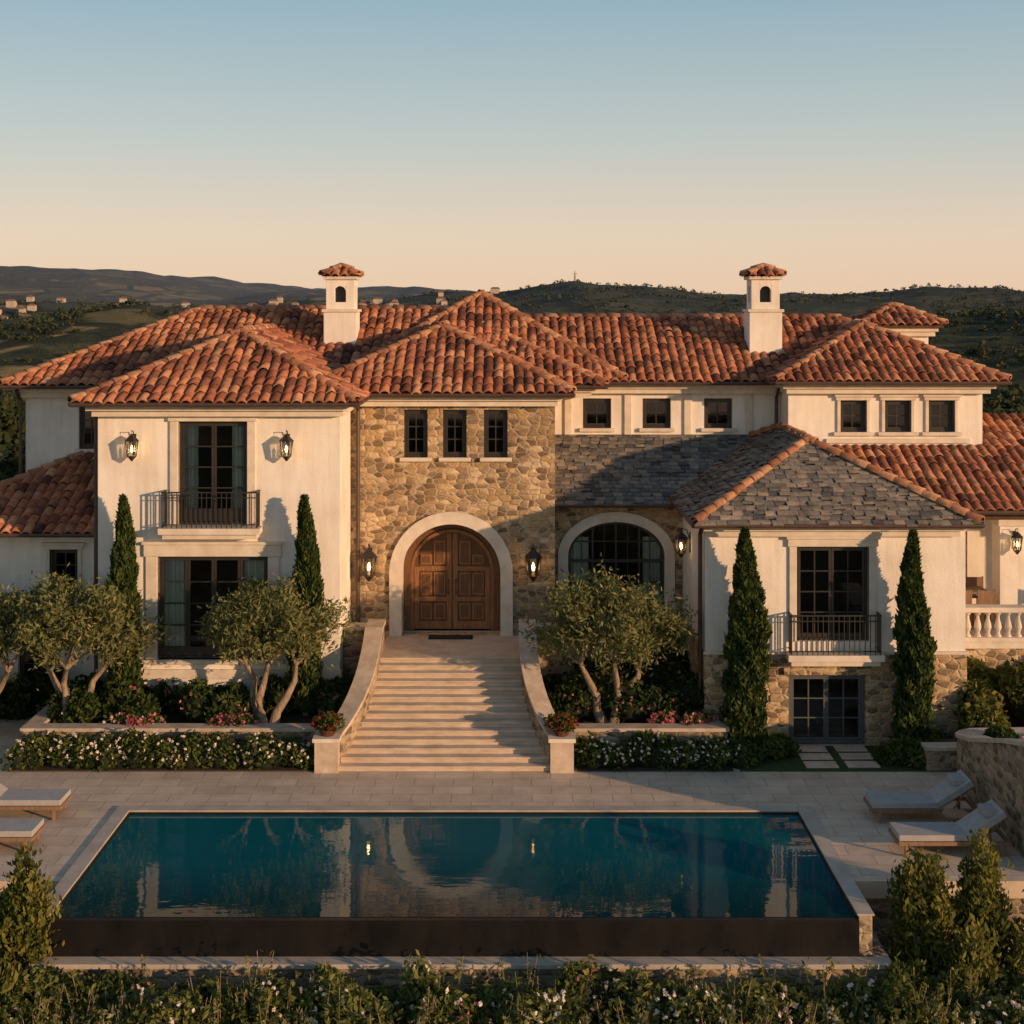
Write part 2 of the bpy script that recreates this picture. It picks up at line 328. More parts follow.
villa = empty('mediterranean_villa')
def hip_roof(name, x0, x1, y0, y1, ze, sl, kind='barrel', slab=True, parent=villa, gut=True, wi=0.45):
    dx, dy = x1 - x0, y1 - y0; xm, ym = (x0 + x1) / 2, (y0 + y1) / 2
    if dx >= dy: h = dy / 2; R0 = (x0 + h, ym); R1 = (x1 - h, ym)
    else: h = dx / 2; R0 = (xm, y0 + h); R1 = (xm, y1 - h)
    zr = ze + h * sl; R0 = (*R0, zr); R1 = (*R1, zr)
    a, b, c, d = (x0, y0, ze), (x1, y0, ze), (x1, y1, ze), (x0, y1, ze)
    if dx >= dy: S = [(a, b, R1, R0), (b, c, R1, R1), (c, d, R0, R1), (d, a, R0, R0)]
    else: S = [(a, b, R0, R0), (b, c, R1, R0), (c, d, R1, R1), (d, a, R0, R1)]
    ch = [slope_tiles(*q, kind) for q in S]
    if dx >= dy: hips = [(a, R0), (b, R1), (c, R1), (d, R0)]
    else: hips = [(a, R0), (b, R0), (c, R1), (d, R1)]
    for p, q in hips: ch.append(caps(p, q))
    if abs(dx - dy) > 0.1: ch.append(caps(R0, R1))
    np_obj(name, ch, [tile if kind == 'barrel' else slate, hipc], parent, smooth=False)
    if slab:
        mb = MB(); mb.box(x0 + .04, x1 - .04, y0 + .04, y1 - .04, ze - .1, ze - .01, soffit)
        mb.box(x0 + wi * .55, x1 - wi * .55, y0 + wi * .55, y1 - wi * .55, ze - .22, ze - .102, trimm)
        mb.box(x0 + wi * .8, x1 - wi * .8, y0 + wi * .8, y1 - wi * .8, ze - .36, ze - .222, trimm)
        if gut:
            g = .02
            for p, q in (((x0 - g, y0 - g), (x1 + g, y0 - g)), ((x0 - g, y0 - g), (x0 - g, y1)), ((x1 + g, y0 - g), (x1 + g, y1))):
                mb.tube([(p[0], p[1], ze - .06), (q[0], q[1], ze - .06)], .055, gutterm, 8)
        mb.obj(name + '_eaves', parent)

hip_roof('roof_left_wing', -10.2, -3.6, 32.4, 44.0, 7.75, 0.47)
hip_roof('roof_stone_tower', -5.3, 1.5, 34.6, 45.5, 7.83, 0.46)
hip_roof('roof_main_left', -13.65, 2.5, 37.4, 46.2, 7.87, 0.452)
hip_roof('roof_center', -4.9, 3.06, 38.14, 46.1, 7.99, 0.585, slab=False)
hip_roof('roof_main_right', -5.0, 13.3, 38.1, 45.5, 7.93, 0.455)
hip_roof('roof_right_block', 6.95, 13.1, 36.9, 44.0, 8.0, 0.463)
hip_roof('roof_slate_wing', 4.08, 10.5, 31.3, 41.2, 5.12, 0.482, 'slate')
hip_roof('roof_turret', 10.45, 12.95, 41.8, 44.3, 9.42, 0.45, gut=False, wi=.3)

def lean(name, A, B, C, D, kind):
    np_obj(name, [slope_tiles(A, B, C, D, kind)], [tile if kind == 'barrel' else slate, tile], villa)
lean('roof_slate_entry', (1.1, 35.5, 4.97), (7.3, 35.5, 4.97), (7.3, 38.7, 6.42), (1.1, 38.7, 6.42), 'slate')
lean('roof_porch', (7.3, 34.5, 4.94), (17, 34.5, 4.94), (17, 37.5, 6.2), (7.3, 37.5, 6.2), 'barrel')
lean('roof_porch_upper', (12.6, 37.5, 6.2), (17, 37.5, 6.2), (17, 39.2, 6.91), (12.6, 39.2, 6.91), 'barrel')
np_obj('roof_left_annex', [slope_tiles((-15.4, 34.5, 4.38), (-9.76, 34.5, 4.38), (-9.76, 38, 5.95), (-11.6, 38, 5.95), 'barrel'),
       slope_tiles((-15.4, 41.5, 4.38), (-15.4, 34.5, 4.38), (-11.6, 38, 5.95), (-11.6, 38, 5.95), 'barrel'),
       caps((-15.4, 34.5, 4.38), (-11.6, 38, 5.95))], [tile, hipc], villa)
mb = MB()
for (x0, x1, y0, z) in ((1.12, 4.2, 35.5, 4.97), (10.52, 17, 34.5, 4.94), (-15.4, -9.8, 34.5, 4.38)):
    mb.box(x0, x1, y0 + .03, y0 + .62, z - .1, z - .015, soffit); mb.tube([(x0, y0 - .02, z - .05), (x1, y0 - .02, z - .05)], .055, gutterm)
for (x, y, z0, z1) in ((-3.86, 35.1, 1.8, 7.6), (-9.85, 33.15, .5, 7.6), (7.28, 38.55, 6.6, 7.7), (4.3, 32.0, .3, 5), (-13.3, 37.9, 5, 7.7)):
    mb.tube([(x, y, z0), (x, y, z1 - .25), (x + .0, y - .35, z1)], .05, gutterm)
mb.obj('eaves_and_downpipes', villa)

# ------------------------------------------------------------------ walls
def wall(mb, x0, x1, y, z0, z1, ops, m, th=.35):
    xs = sorted({x0, x1, *[o[0] for o in ops], *[o[1] for o in ops]}); zs = sorted({z0, z1, *[o[2] for o in ops], *[o[3] for o in ops]})
    xs = [x for x in xs if x0 <= x <= x1]; zs = [z for z in zs if z0 <= z <= z1]
    for i in range(len(xs) - 1):
        j = 0
        while j < len(zs) - 1:
            cx = (xs[i] + xs[i + 1]) / 2
            solid = lambda jj: not any(o[0] < cx < o[1] and o[2] < (zs[jj] + zs[jj + 1]) / 2 < o[3] for o in ops)
            if solid(j):
                k = j
                while k + 1 < len(zs) - 1 and solid(k + 1): k += 1
                mb.box(xs[i], xs[i + 1], y, y + th, zs[j], zs[k + 1], m); j = k + 1
            else: j += 1
W = MB(); WIN = MB(); TR = MB(); CU = MB()
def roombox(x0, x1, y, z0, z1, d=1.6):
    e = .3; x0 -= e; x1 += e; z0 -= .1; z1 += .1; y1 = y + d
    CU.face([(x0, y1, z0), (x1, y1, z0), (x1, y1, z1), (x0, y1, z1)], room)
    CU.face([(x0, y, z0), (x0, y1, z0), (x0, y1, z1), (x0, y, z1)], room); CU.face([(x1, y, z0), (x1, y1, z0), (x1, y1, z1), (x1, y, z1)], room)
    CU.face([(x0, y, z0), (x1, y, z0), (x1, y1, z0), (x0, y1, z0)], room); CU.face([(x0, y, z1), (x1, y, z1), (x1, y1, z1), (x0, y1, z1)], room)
def curt(x0, x1, y, z0, z1):
    n = max(8, int((x1 - x0) / .03)); pts = []
    for i in range(n + 1):
        x = x0 + (x1 - x0) * i / n; pts.append((x, y + .035 * math.sin(x * 42) + .012 * math.sin(x * 97)))
    for a, b in zip(pts, pts[1:]): CU.face([(a[0], a[1], z0), (b[0], b[1], z0), (b[0], b[1], z1), (a[0], a[1], z1)], curtain)
def window(xc, z0, z1, w, y, leaves=2, cols=1, rows=2, fr=bronze, surround=.0, curtains=False, kick=0.0, sill=True, rec=.14, fw=.06):
    x0, x1 = xc - w / 2, xc + w / 2; yf = y + rec
    for q in ((x0, x0 + fw, z0, z1), (x1 - fw, x1, z0, z1), (x0 + fw, x1 - fw, z1 - fw, z1), (x0 + fw, x1 - fw, z0, z0 + fw)):
        WIN.box(q[0], q[1], yf - .03, yf + .06, q[2], q[3], fr)
    lw = (w - 2 * fw) / leaves; st = .055
    for i in range(leaves):
        a = x0 + fw + i * lw + .004; b = a + lw - .008; zb, zt = z0 + fw + .004, z1 - fw - .004
        WIN.box(a, a + st, yf - .012, yf + .04, zb, zt, fr); WIN.box(b - st, b, yf - .012, yf + .04, zb, zt, fr)
        WIN.box(a + st, b - st, yf - .012, yf + .04, zt - st, zt, fr); kb = zb + max(st, kick)
        WIN.box(a + st, b - st, yf - .012, yf + .04, zb, kb, fr)
        ga, gb, gz0, gz1 = a + st, b - st, kb, zt - st
        for c in range(1, cols): xx = ga + (gb - ga) * c / cols; WIN.box(xx - .015, xx + .015, yf - .006, yf + .03, gz0, gz1, fr)
        for r in range(1, rows): zz = gz0 + (gz1 - gz0) * r / rows; WIN.box(ga, gb, yf - .008, yf + .028, zz - .015, zz + .015, fr)
        WIN.face([(ga, yf + .012, gz0), (gb, yf + .012, gz0), (gb, yf + .012, gz1), (ga, yf + .012, gz1)], glass)
    roombox(x0, x1, yf + .3, z0, z1)
    if curtains:
        cw = w * .25; curt(x0 + .03, x0 + cw, yf + .11, z0, z1); curt(x1 - cw, x1 - .03, yf + .11, z0, z1)
    if surround:
        s = surround; p = .05
        TR.box(x0 - s, x0, y - p, y + .1, z0, z1, trimm); TR.box(x1, x1 + s, y - p, y + .1, z0, z1, trimm)
        TR.box(x0 - s - .04, x1 + s + .04, y - p - .03, y + .1, z1, z1 + s, trimm)
        TR.box(x0 - s - .08, x1 + s + .08, y - p - .07, y + .1, z1 + s, z1 + s + .07, trimm)
    if sill: TR.box(x0 - .1 - surround, x1 + .1 + surround, y - .1, y + .13, z0 - .1, z0, trimm)
op = lambda xc, w, z0, z1: (xc - w / 2, xc + w / 2, z0, z1)
wall(W, -9.76, -4.06, 33, 0, 7.55, [op(-7.05, 1.62, 4.82, 7.26), op(-7.05, 2.6, 1.65, 4.08)], stucco)
W.box(-4.41, -4.06, 33.35, 37, 0, 7.55, stucco); W.box(-9.76, -9.41, 33.35, 38, 0, 7.55, stucco)
window(-7.05, 4.82, 7.26, 1.62, 33, 2, 1, 4, surround=.2, curtains=True, kick=.3, sill=False)
window(-7.05, 1.65, 4.08, 2.6, 33, 4, 1, 4, surround=.28, curtains=True, kick=.2)
TR.box(-9.8, -4.02, 32.93, 33.0, 1.2, 1.42, trimm)
PX, PY, PZ = -1.53, 35.2, 3.26
wins = [(-2.42, .6), (-1.44, .6), (-.41, .6)]
wall(W, -4.06, 1.08, PY, 0, 7.65, [op(x, w, 6.17, 7.37) for x, w in wins] + [(PX - 1.42, PX + 1.42, 1.7, PZ + 1.44)], stone)
W.box(.73, 1.08, PY + .35, 40, 0, 7.65, stone)
for x, w in wins: window(x, 6.17, 7.37, w, PY, 1, 2, 3, rec=.16)
def arch_ring(mb, xc, zs, ri, ro, y0, y1, zb, m, n=28):
    pi_, po = [], []
    pi_.append((xc + ri[0], zb)); po.append((xc + ro[0], zb))
    for i in range(n + 1):
        t = math.pi * i / n; pi_.append((xc + ri[0] * math.cos(t), zs + ri[1] * math.sin(t))); po.append((xc + ro[0] * math.cos(t), zs + ro[1] * math.sin(t)))
    pi_.append((xc - ri[0], zb)); po.append((xc - ro[0], zb))
    for k in range(len(pi_) - 1):
        a, b, c, d = pi_[k], pi_[k + 1], po[k + 1], po[k]
        mb.face([(a[0], y0, a[1]), (b[0], y0, b[1]), (c[0], y0, c[1]), (d[0], y0, d[1])], m)
        mb.face([(a[0], y0, a[1]), (a[0], y1, a[1]), (b[0], y1, b[1]), (b[0], y0, b[1])], m)
        mb.face([(d[0], y0, d[1]), (c[0], y0, c[1]), (c[0], y1, c[1]), (d[0], y1, d[1])], m)
def spandrel(mb, xc, zs, r, zt, y, m, n=28):
    for i in range(n):
        t, u = math.pi * i / n, math.pi * (i + 1) / n
        a = (xc + r[0] * math.cos(t), zs + r[1] * math.sin(t)); b = (xc + r[0] * math.cos(u), zs + r[1] * math.sin(u))
        mb.face([(a[0], y, a[1]), (b[0], y, b[1]), (b[0], y, zt), (a[0], y, zt)], m)
def archpanel(mb, xc, zs, r, zb, y, m, n=28):
    mb.face([(xc - r[0], y, zb), (xc + r[0], y, zb)] + [(xc + r[0] * math.cos(math.pi * i / n), y, zs + r[1] * math.sin(math.pi * i / n)) for i in range(n + 1)], m)
spandrel(W, PX, PZ, (1.42, 1.42), PZ + 1.44, PY, stone)
arch_ring(TR, PX, PZ, (1.24, 1.24), (1.55, 1.55), PY - .09, PY + .8, 1.7, trimm)
DR = MB(); dy = PY + .62
arch_ring(DR, PX, PZ, (1.06, 1.06), (1.24, 1.24), dy - .1, dy + .2, 1.7, woodd)
arch_ring(DR, PX, PZ - .05, (.98, .98), (1.06, 1.06), dy - .05, dy + .2, 1.7, wood)
archpanel(DR, PX, PZ, (1.1, 1.1), 1.7, dy + .04, woodd)
for sgn in (-1, 1):
    a, b = (PX + .012, PX + .97) if sgn > 0 else (PX - .97, PX - .012)
    st = .13
    ztop = PZ - .05
    DR.box(a, a + st, dy - .02, dy + .035, 1.72, ztop + (.95 if sgn > 0 else .1), wood); DR.box(b - st, b, dy - .02, dy + .035, 1.72, ztop + (.1 if sgn > 0 else .95), wood)
    for z in (1.72, 2.42, 3.2): DR.box(a + st, b - st, dy - .02, dy + .035, z, z + (.2 if z < 1.8 else .12), wood)
    for (p, q) in ((1.96, 2.38), (2.58, 3.16), (3.36, 3.82)):
        mid = (a + b) / 2
        for (c, d) in ((a + st + .03, mid - .02), (mid + .02, b - st - .03)):
            zq = q
            if p > 3.3:
                far = max(abs(c - PX), abs(d - PX)); zq = min(4.12, PZ - .08 + math.sqrt(max(0.0, .92 ** 2 - far ** 2)))
                if zq - p < .12: zq = p + .12
            DR.box(c, d, dy + .0, dy + .03, p, zq, wood); DR.box(c + .05, d - .05, dy - .015, dy + .0, p + .05, zq - .05, woodd)
    DR.tube([(PX + sgn * .1, dy - .02, 2.62), (PX + sgn * .1, dy - .09, 2.65), (PX + sgn * .1, dy - .09, 2.95), (PX + sgn * .1, dy - .02, 2.98)], .015, iron)
DR.obj('entrance_door', villa, 0.006)
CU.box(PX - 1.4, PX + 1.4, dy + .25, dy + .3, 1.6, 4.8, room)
AX, AY, AZ = 2.68, 36.0, 3.55
wall(W, 1.08, 4.39, AY, 0, 4.95, [(AX - 1.35, AX + 1.35, 2.3, AZ + 1.0)], stone)
spandrel(W, AX, AZ, (1.35, .98), AZ + 1.0, AY, stone)
arch_ring(TR, AX, AZ, (1.24, .88), (1.5, 1.14), AY - .07, AY + .3, 2.3, trimm)
TR.box(AX - 1.55, AX + 1.55, AY - .1, AY + .3, 2.2, 2.3, trimm)
arch_ring(WIN, AX, AZ, (1.16, .8), (1.24, .88), AY + .1, AY + .2, 2.3, bronze)
for fx in (-.6, -.3, 0, .3, .6, -.88, .88):
    zt = AZ + .84 * math.sqrt(1 - (fx / 1.22) ** 2); wd = .05 if fx in (-.6, 0, .6) else .02
    WIN.box(AX + fx - wd / 2, AX + fx + wd / 2, AY + .115, AY + .18, 2.3, zt, bronze)
for zz in (2.35, 2.85, 3.4, 3.9):
    hw = 1.2 if zz < AZ else 1.2 * math.sqrt(1 - ((zz - AZ) / .86) ** 2)
    WIN.box(AX - hw, AX + hw, AY + .12, AY + .175, zz - (.04 if zz in (2.35, 3.4) else .013), zz + (.04 if zz in (2.35, 3.4) else .013), bronze)
archpanel(WIN, AX, AZ, (1.22, .86), 2.3, AY + .15, glass)
roombox(AX - 1.2, AX + 1.2, AY + .36, 2.3, 4.5); curt(AX - 1.15, AX - .7, AY + .24, 2.3, 4.0); curt(AX + .7, AX + 1.15, AY + .24, 2.3, 4.0)
wall(W, -13.2, -9.77, 38, 0, 7.65, [op(-11.45, .62, 6.1, 7.3)], stucco); window(-11.45, 6.1, 7.3, .62, 38, 1, 2, 3)
W.box(-13.2, -12.85, 38.35, 46, 0, 7.65, stucco)
wall(W, -15.0, -9.77, 35, 0, 4.25, [op(-11.2, .7, 2.75, 3.9), op(-11.9, .9, 0, 2.0)], stucco)
window(-11.2, 2.75, 3.9, .7, 35, 1, 2, 3, surround=.1); window(-11.9, 0, 2.0, .9, 35, 1, 2, 4, sill=False)
W.box(-15.0, -14.65, 35.35, 41, 0, 4.25, stucco)
cl = [(2.35, .78), (4.0, .78), (5.7, .78)]
wall(W, 1.08, 7.4, 38.7, 4.5, 7.72, [op(x, w, 6.6, 7.42) for x, w in cl], stucco)
for x, w in cl:
    window(x, 6.6, 7.42, w, 38.7, 1, 2, 2)
for x in (1.55, 3.2, 4.85, 6.55): TR.box(x - .1, x + .1, 38.64, 38.72, 6.42, 7.56, trimm)
ew = [(9.14, .7), (10.33, .7), (11.5, .7)]
wall(W, 7.4, 12.6, 37.5, 0, 7.75, [op(x, w, 6.6, 7.45) for x, w in ew], stucco)
for x, w in ew: window(x, 6.6, 7.45, w, 37.5, 1, 2, 2, surround=.09)
TR.box(8.4, 12.25, 37.43, 37.52, 6.3, 6.42, trimm)
W.box(7.4, 7.75, 37.85, 44, 4, 7.75, stucco); W.box(12.25, 12.6, 37.85, 44, 0, 7.75, stucco)
wall(W, 4.39, 10.3, 31.8, 2.1, 4.95, [op(7.28, 1.64, 2.36, 4.52)], stucco)
wall(W, 4.37, 10.32, 31.76, 0, 2.1, [op(7.15, 1.75, 0, 1.62)], stone, .39)
W.box(4.39, 4.74, 32.15, 36.0, 2.1, 4.95, stucco); W.box(4.37, 4.74, 32.15, 36.0, 0, 2.098, stone)
W.box(9.95, 10.3, 32.15, 37.5, 0, 4.95, stucco)
TR.box(4.34, 10.35, 31.72, 31.8, 2.07, 2.14, trimm)
window(7.28, 2.36, 4.52, 1.64, 31.8, 2, 2, 4, surround=.17, kick=.1, sill=False)
window(7.15, 0.02, 1.62, 1.75, 31.76, 2, 2, 3, fr=greyf, sill=False, fw=.08)
TR.box(6.15, 8.15, 31.68, 31.86, 1.62, 1.78, stone)
wall(W, 10.3, 17, 36.9, 2.0, 5.6, [op(11.35, 1.3, 2.05, 4.4), op(13.6, 1.6, 2.05, 4.4)], stucco)
window(11.35, 2.05, 4.4, 1.3, 36.9, 2, 1, 3, fr=woodd, kick=.4, sill=False); window(13.6, 2.05, 4.4, 1.6, 36.9, 2, 1, 3, fr=woodd, sill=False)
for x in (12.15, 15.4):
    W.box(x, x + .62, 34.85, 35.45, 2.05, 4.84, stucco); TR.box(x - .06, x + .68, 34.79, 35.51, 4.5, 4.66, trimm)
W.box(10.4, 17, 34.8, 35.0, 4.66, 4.84, soffit)
W.box(10.3, 17, 33.0, 36.9, 1.9, 2.05, trimm); W.box(10.32, 17, 33.06, 33.5, 0, 1.9, stone)
W.box(10.85, 12.55, 42.2, 43.9, 7.5, 9.1, stucco)
W.obj('walls', villa, 0); WIN.obj('windows', villa); TR.obj('stone_trim', villa, 0.012); CU.obj('interiors_and_curtains', villa)
def chimney(x, y, ztop, zb):
    mb = MB(); h = .46
    mb.box(x - h, x + h, y - h, y + h, zb, ztop - 1.0, stucco); mb.box(x - h - .05, x + h + .05, y - h - .05, y + h + .05, ztop - 1.0, ztop - .92, trimm)
    h = .4
    for sx in (-1, 1):
        for sy in (-1, 1):
            cx, cy = x + sx * (h - .12), y + sy * (h - .12); mb.box(cx - .12, cx + .12, cy - .12, cy + .12, ztop - .92, ztop - .08, stucco)
    for fy in (y - h, y + h - .1):
        mb.box(x - h + .24, x + h - .24, fy, fy + .1, ztop - .92, ztop - .72, stucco); mb.box(x - h + .24, x + h - .24, fy, fy + .1, ztop - .26, ztop - .08, stucco)
        spandrel(mb, x, ztop - .42, (.155, .155), ztop - .24, fy + .002, stucco, 10)
    for fx in (x - h, x + h - .1):
        mb.box(fx, fx + .1, y - h + .24, y + h - .24, ztop - .92, ztop - .72, stucco); mb.box(fx, fx + .1, y - h + .24, y + h - .24, ztop - .26, ztop - .08, stucco)
    mb.box(x - .2, x + .2, y - .2, y + .2, ztop - .92, ztop - .1, iron)
    mb.box(x - .47, x + .47, y - .47, y + .47, ztop - .08, ztop + .02, trimm)
    mb.obj('chimney', villa, .008)
    hip_roof('chimney_cap', x - .5, x + .5, y - .5, y + .5, ztop + .03, .5, slab=False)
chimney(-4.86, 40, 10.8, 8.4); chimney(7.17, 40, 10.8, 8.0)

def balcony(xc, w, y, zs, h=.95, d=.55):
    mb = MB(); x0, x1 = xc - w / 2, xc + w / 2
    mb.box(x0 - .08, x1 + .08, y - d - .06, y - .002, zs - .14, zs, trimm); mb.box(x0, x1, y - d + .04, y - .002, zs - .26, zs - .14, trimm)
    yf = y - d
    mb.box(x0, x1, yf - .02, yf + .02, zs + h - .03, zs + h, iron); mb.box(x0, x1, yf - .012, yf + .012, zs + .07, zs + .095, iron); mb.box(x0, x1, yf - .012, yf + .012, zs + h - .15, zs + h - .128, iron)
    n = int(w / .115)
    for i in range(n + 1):
        x = x0 + (x1 - x0) * i / n; mb.box(x - .009, x + .009, yf - .009, yf + .009, zs, zs + h - .03, iron)
    for x in (x0, x1):
        mb.box(x - .02, x + .02, yf, y, zs + h - .03, zs + h, iron); mb.box(x - .012, x + .012, yf, y, zs + .07, zs + .09, iron)
        for j in range(5): mb.box(x - .009, x + .009, yf + .1 * j, yf + .018 + .1 * j, zs, zs + h - .03, iron)
    mb.obj('balcony', villa)
balcony(-7.05, 2.2, 33, 4.8, .85, .42); balcony(7.28, 2.0, 31.8, 2.14, .9, .38)

def lantern(x, y, z, s=1.0, dirx=0):
    mb = MB(); o = .26 * s; cx, cy = (x, y - o) if dirx == 0 else (x + dirx * o, y)
    bx = (x, y - .01) if dirx == 0 else (x + dirx * .01, y)
    if dirx == 0: mb.box(x - .05 * s, x + .05 * s, y - .03, y, z - .2 * s, z + .35 * s, iron)
    else: mb.box(min(x, x + dirx * .03), max(x, x + dirx * .03), y - .05 * s, y + .05 * s, z - .2 * s, z + .35 * s, iron)
    mb.tube([(bx[0], bx[1], z + .1 * s), (bx[0] * .6 + cx * .4, bx[1] * .6 + cy * .4, z + .42 * s), (cx, cy, z + .46 * s), (cx, cy, z + .34 * s)], .014 * s, iron)
    def ring(zz, r): return [(cx + r * math.cos(math.pi / 3 * k), cy + r * math.sin(math.pi / 3 * k), zz) for k in range(6)]
    def loft(a, b, m):
        for k in range(6): mb.face([a[k], a[(k + 1) % 6], b[(k + 1) % 6], b[k]], m)
    loft(ring(z + .2 * s, .19 * s), ring(z + .36 * s, .03 * s), iron); loft(ring(z + .18 * s, .19 * s), ring(z + .2 * s, .19 * s), iron)
    mb.face(ring(z + .18 * s, .19 * s), iron); loft(ring(z - .24 * s, .1 * s), ring(z - .22 * s, .12 * s), iron); loft(ring(z - .34 * s, .02 * s), ring(z - .24 * s, .1 * s), iron)
    t, b = ring(z + .18 * s, .165 * s), ring(z - .22 * s, .115 * s)
    for k in range(6): mb.tube([b[k], t[k]], .014 * s, iron, 4)
    loft([(p[0] * .96 + cx * .04, p[1] * .96 + cy * .04, p[2]) for p in b], [(p[0] * .96 + cx * .04, p[1] * .96 + cy * .04, p[2]) for p in t], glass)
    mb.tube([(cx, cy, z - .2 * s), (cx, cy, z - .1 * s)], .025 * s, trimm, 8); mb.tube([(cx, cy, z - .1 * s), (cx, cy, z - .03 * s), (cx, cy, z + .07 * s)], [.018 * s, .034 * s, .004], bulb, 8)
    mb.obj('wall_lantern')
lantern(-3.57, PY, 3.5, 1.15); lantern(.53, PY, 3.5, 1.15); lantern(-8.9, 33, 6.65, .9); lantern(-5.28, 33, 6.65, .9)
lantern(4.39, 34.4, 4.1, .9, -1); lantern(12.5, 34.85, 4.1, .8)

# ------------------------------------------------------------------ stairs
SC = -1.45
def half(y): t = min(max((y - 30) / 3.2, 0), 1); return 1.62 + .75 * (1 - t) ** 2.5
mb = MB(); ns = 14
for i in range(ns):
    y0 = 30.0 + i * 3.2 / ns; h = half(y0 + .13) + .08; z1 = 1.7 * (i + 1) / ns - .002 * (i == ns - 1)
    mb.box(SC - h, SC + h, y0, y0 + 3.2 / ns + (.02 if i < ns - 1 else 2.6), max(0, 1.7 * i / ns - .3), z1 - .04, stepm)
    mb.box(SC - h, SC + h, y0 - .03, y0 + 3.2 / ns + (.0 if i < ns - 1 else 2.5), z1 - .04, z1, stepm)
mb.obj('staircase', None, .012)
mbm = MB(); mbm.box(PX - .55, PX + .55, 34.75, 35.15, 1.7, 1.72, matm); mbm.box(PX - .5, PX + .5, 34.8, 35.1, 1.72, 1.725, iron); mbm.obj('door_mat')
for sg in (-1, 1):
    mb = MB(); ys = [30.3 + (34.0 - 30.3) * k / 22 for k in range(23)]
    pts = [(SC + sg * (half(y) + .2), y) for y in ys]
    zt = [.6 + 1.68 * min(1, max(0, (y - 30.15) / 3.0)) ** 1.05 for y in ys]
    mb.path(pts, .34, [0] * 23, zt, stone_g)
    mb.path(pts, .42, [z + .001 for z in zt], [z + .09 for z in zt], capm)
    px = SC + sg * 2.52; mb.box(px - .25, px + .25, 29.9, 30.4, 0, .66, capm); mb.box(px - .29, px + .29, 29.86, 30.44, .66, .74, trimm)
    mb.obj('stair_wall', None)
    mb = MB(); x0, x1 = (-4.05, -3.28) if sg < 0 else (.38, 1.5)
    mb.box(x0, x1, 33.6, 33.95, 0, 2.2, stone_g); mb.box(x0 - .02, x1 + .02, 33.55, 34.0, 2.2, 2.29, capm)
    mb.box(x0, x1, 33.95, 35.2, 0, 1.7, stone_g)
    mb.obj('terrace_wall', None, .01)

# ------------------------------------------------------------------ terrace, planters, pool
mb = MB()
mb.box(-22, 16, 27.6, 36.5, -.3, 0, trav); mb.box(-22, -7.55, 24.3, 27.6, -.3, 0, trav); mb.box(5.65, 16, 24.3, 27.6, -.3, 0, trav)
mb.obj('terrace_paving')
mb = MB()
mb.box(-22, -7.9, 24.42, 24.8, -2.6, -.3, stone_g); mb.box(6.0, 16, 24.42, 24.8, -2.6, -.3, stone_g)
mb.obj('retaining_wall')
pool = empty('swimming_pool')
mb = MB(); mb.face([(-7.55, 22.97, -.04), (5.65, 22.97, -.04), (5.65, 27.6, -.04), (-7.55, 27.6, -.04)], water); mb.obj('pool_water', pool)
mb = MB()
mb.box(-7.83, -7.55, 22.9, 27.85, .003, .035, copm); mb.box(5.65, 5.93, 22.9, 27.85, .003, .035, copm); mb.box(-7.55, 5.65, 27.6, 27.85, .003, .035, copm)
mb.box(-7.8, -7.58, 22.92, 24.3, -2.6, .002, stone_g); mb.box(5.68, 5.9, 22.92, 24.3, -2.6, .002, stone_g)
mb.obj('coping', pool, .008)
mb = MB(); mb.box(-7.57, 5.67, 22.85, 22.97, -2, -.045, darktile); mb.box(-7.55, -7.53, 22.97, 27.6, -.3, .0, darktile); mb.box(5.63, 5.65, 22.97, 27.6, -.3, 0, darktile); mb.box(-7.53, 5.63, 27.57, 27.6, -.3, 0, darktile)
mb.obj('infinity_edge', pool)
mb = MB(); mb.box(-7.85, 6.15, 22.56, 22.85, -.71, -.63, copm); mb.box(-7.8, 6.1, 22.6, 22.85, -2.6, -.71, stone_g); mb.box(5.9, 6.15, 22.85, 24.4, -2.6, -.63, stone_g)
mb.obj('catch_basin_ledge', pool, .01)
def planter(x0, x1, y0, y1, h=.6, right=True, left=True):
    mb = MB(); t = .32; mb.box(x0, x1, y0, y0 + t, 0, h, stone_g); mb.box(x0 - .04, x1 + .04, y0 - .04, y0 + t + .04, h, h + .08, capm)
    if left: mb.box(x0, x0 + t, y0 + t, y1, 0, h, stone_g); mb.box(x0 - .04, x0 + t + .04, y0 + t + .04, y1, h, h + .08, capm)
    if right: mb.box(x1 - t, x1, y0 + t, y1, 0, h, stone_g); mb.box(x1 - t - .04, x1 + .04, y0 + t + .04, y1, h, h + .08, capm)
    mb.box(x0 + t, x1 - t, y0 + t, y1, .004, h - .1, soil); mb.obj('planter_wall', None, .012)
planter(-10.8, -4.2, 30.85, 32.9, right=False); planter(1.3, 4.75, 30.85, 33.5, left=False)
mb = MB(); mb.box(1.3, 4.36, 33.5, 35.95, 0, .9, soil); mb.box(-4.4, -3.6, 31.2, 33.5, .004, .5, soil); mb.obj('planting_soil')
mb = MB(); mb.box(4.9, 9.4, 30.0, 31.7, .003, .02, grassm)
mb.box(-10.8, -4.25, 30.0, 30.8, .004, .03, soil); mb.box(1.4, 4.75, 30.0, 30.8, .004, .03, soil); mb.obj('lawn')
mb = MB()
for yy in (30.15, 30.7, 31.25):
    mb.box(6.35, 7.05, yy, yy + .4, .02, .05, stepm); mb.box(7.25, 7.95, yy + .02, yy + .42, .02, .05, stepm)
mb.obj('stepping_stone_path', None, .01)
mb = MB(); mb.box(8.9, 10.2, 30.0, 30.3, 0, .45, stone_g); mb.box(8.86, 10.2, 29.96, 30.34, .45, .53, capm); mb.box(9.0, 10.2, 30.3, 31.0, .0, .4, soil); mb.obj('planter_wall', None, .01)
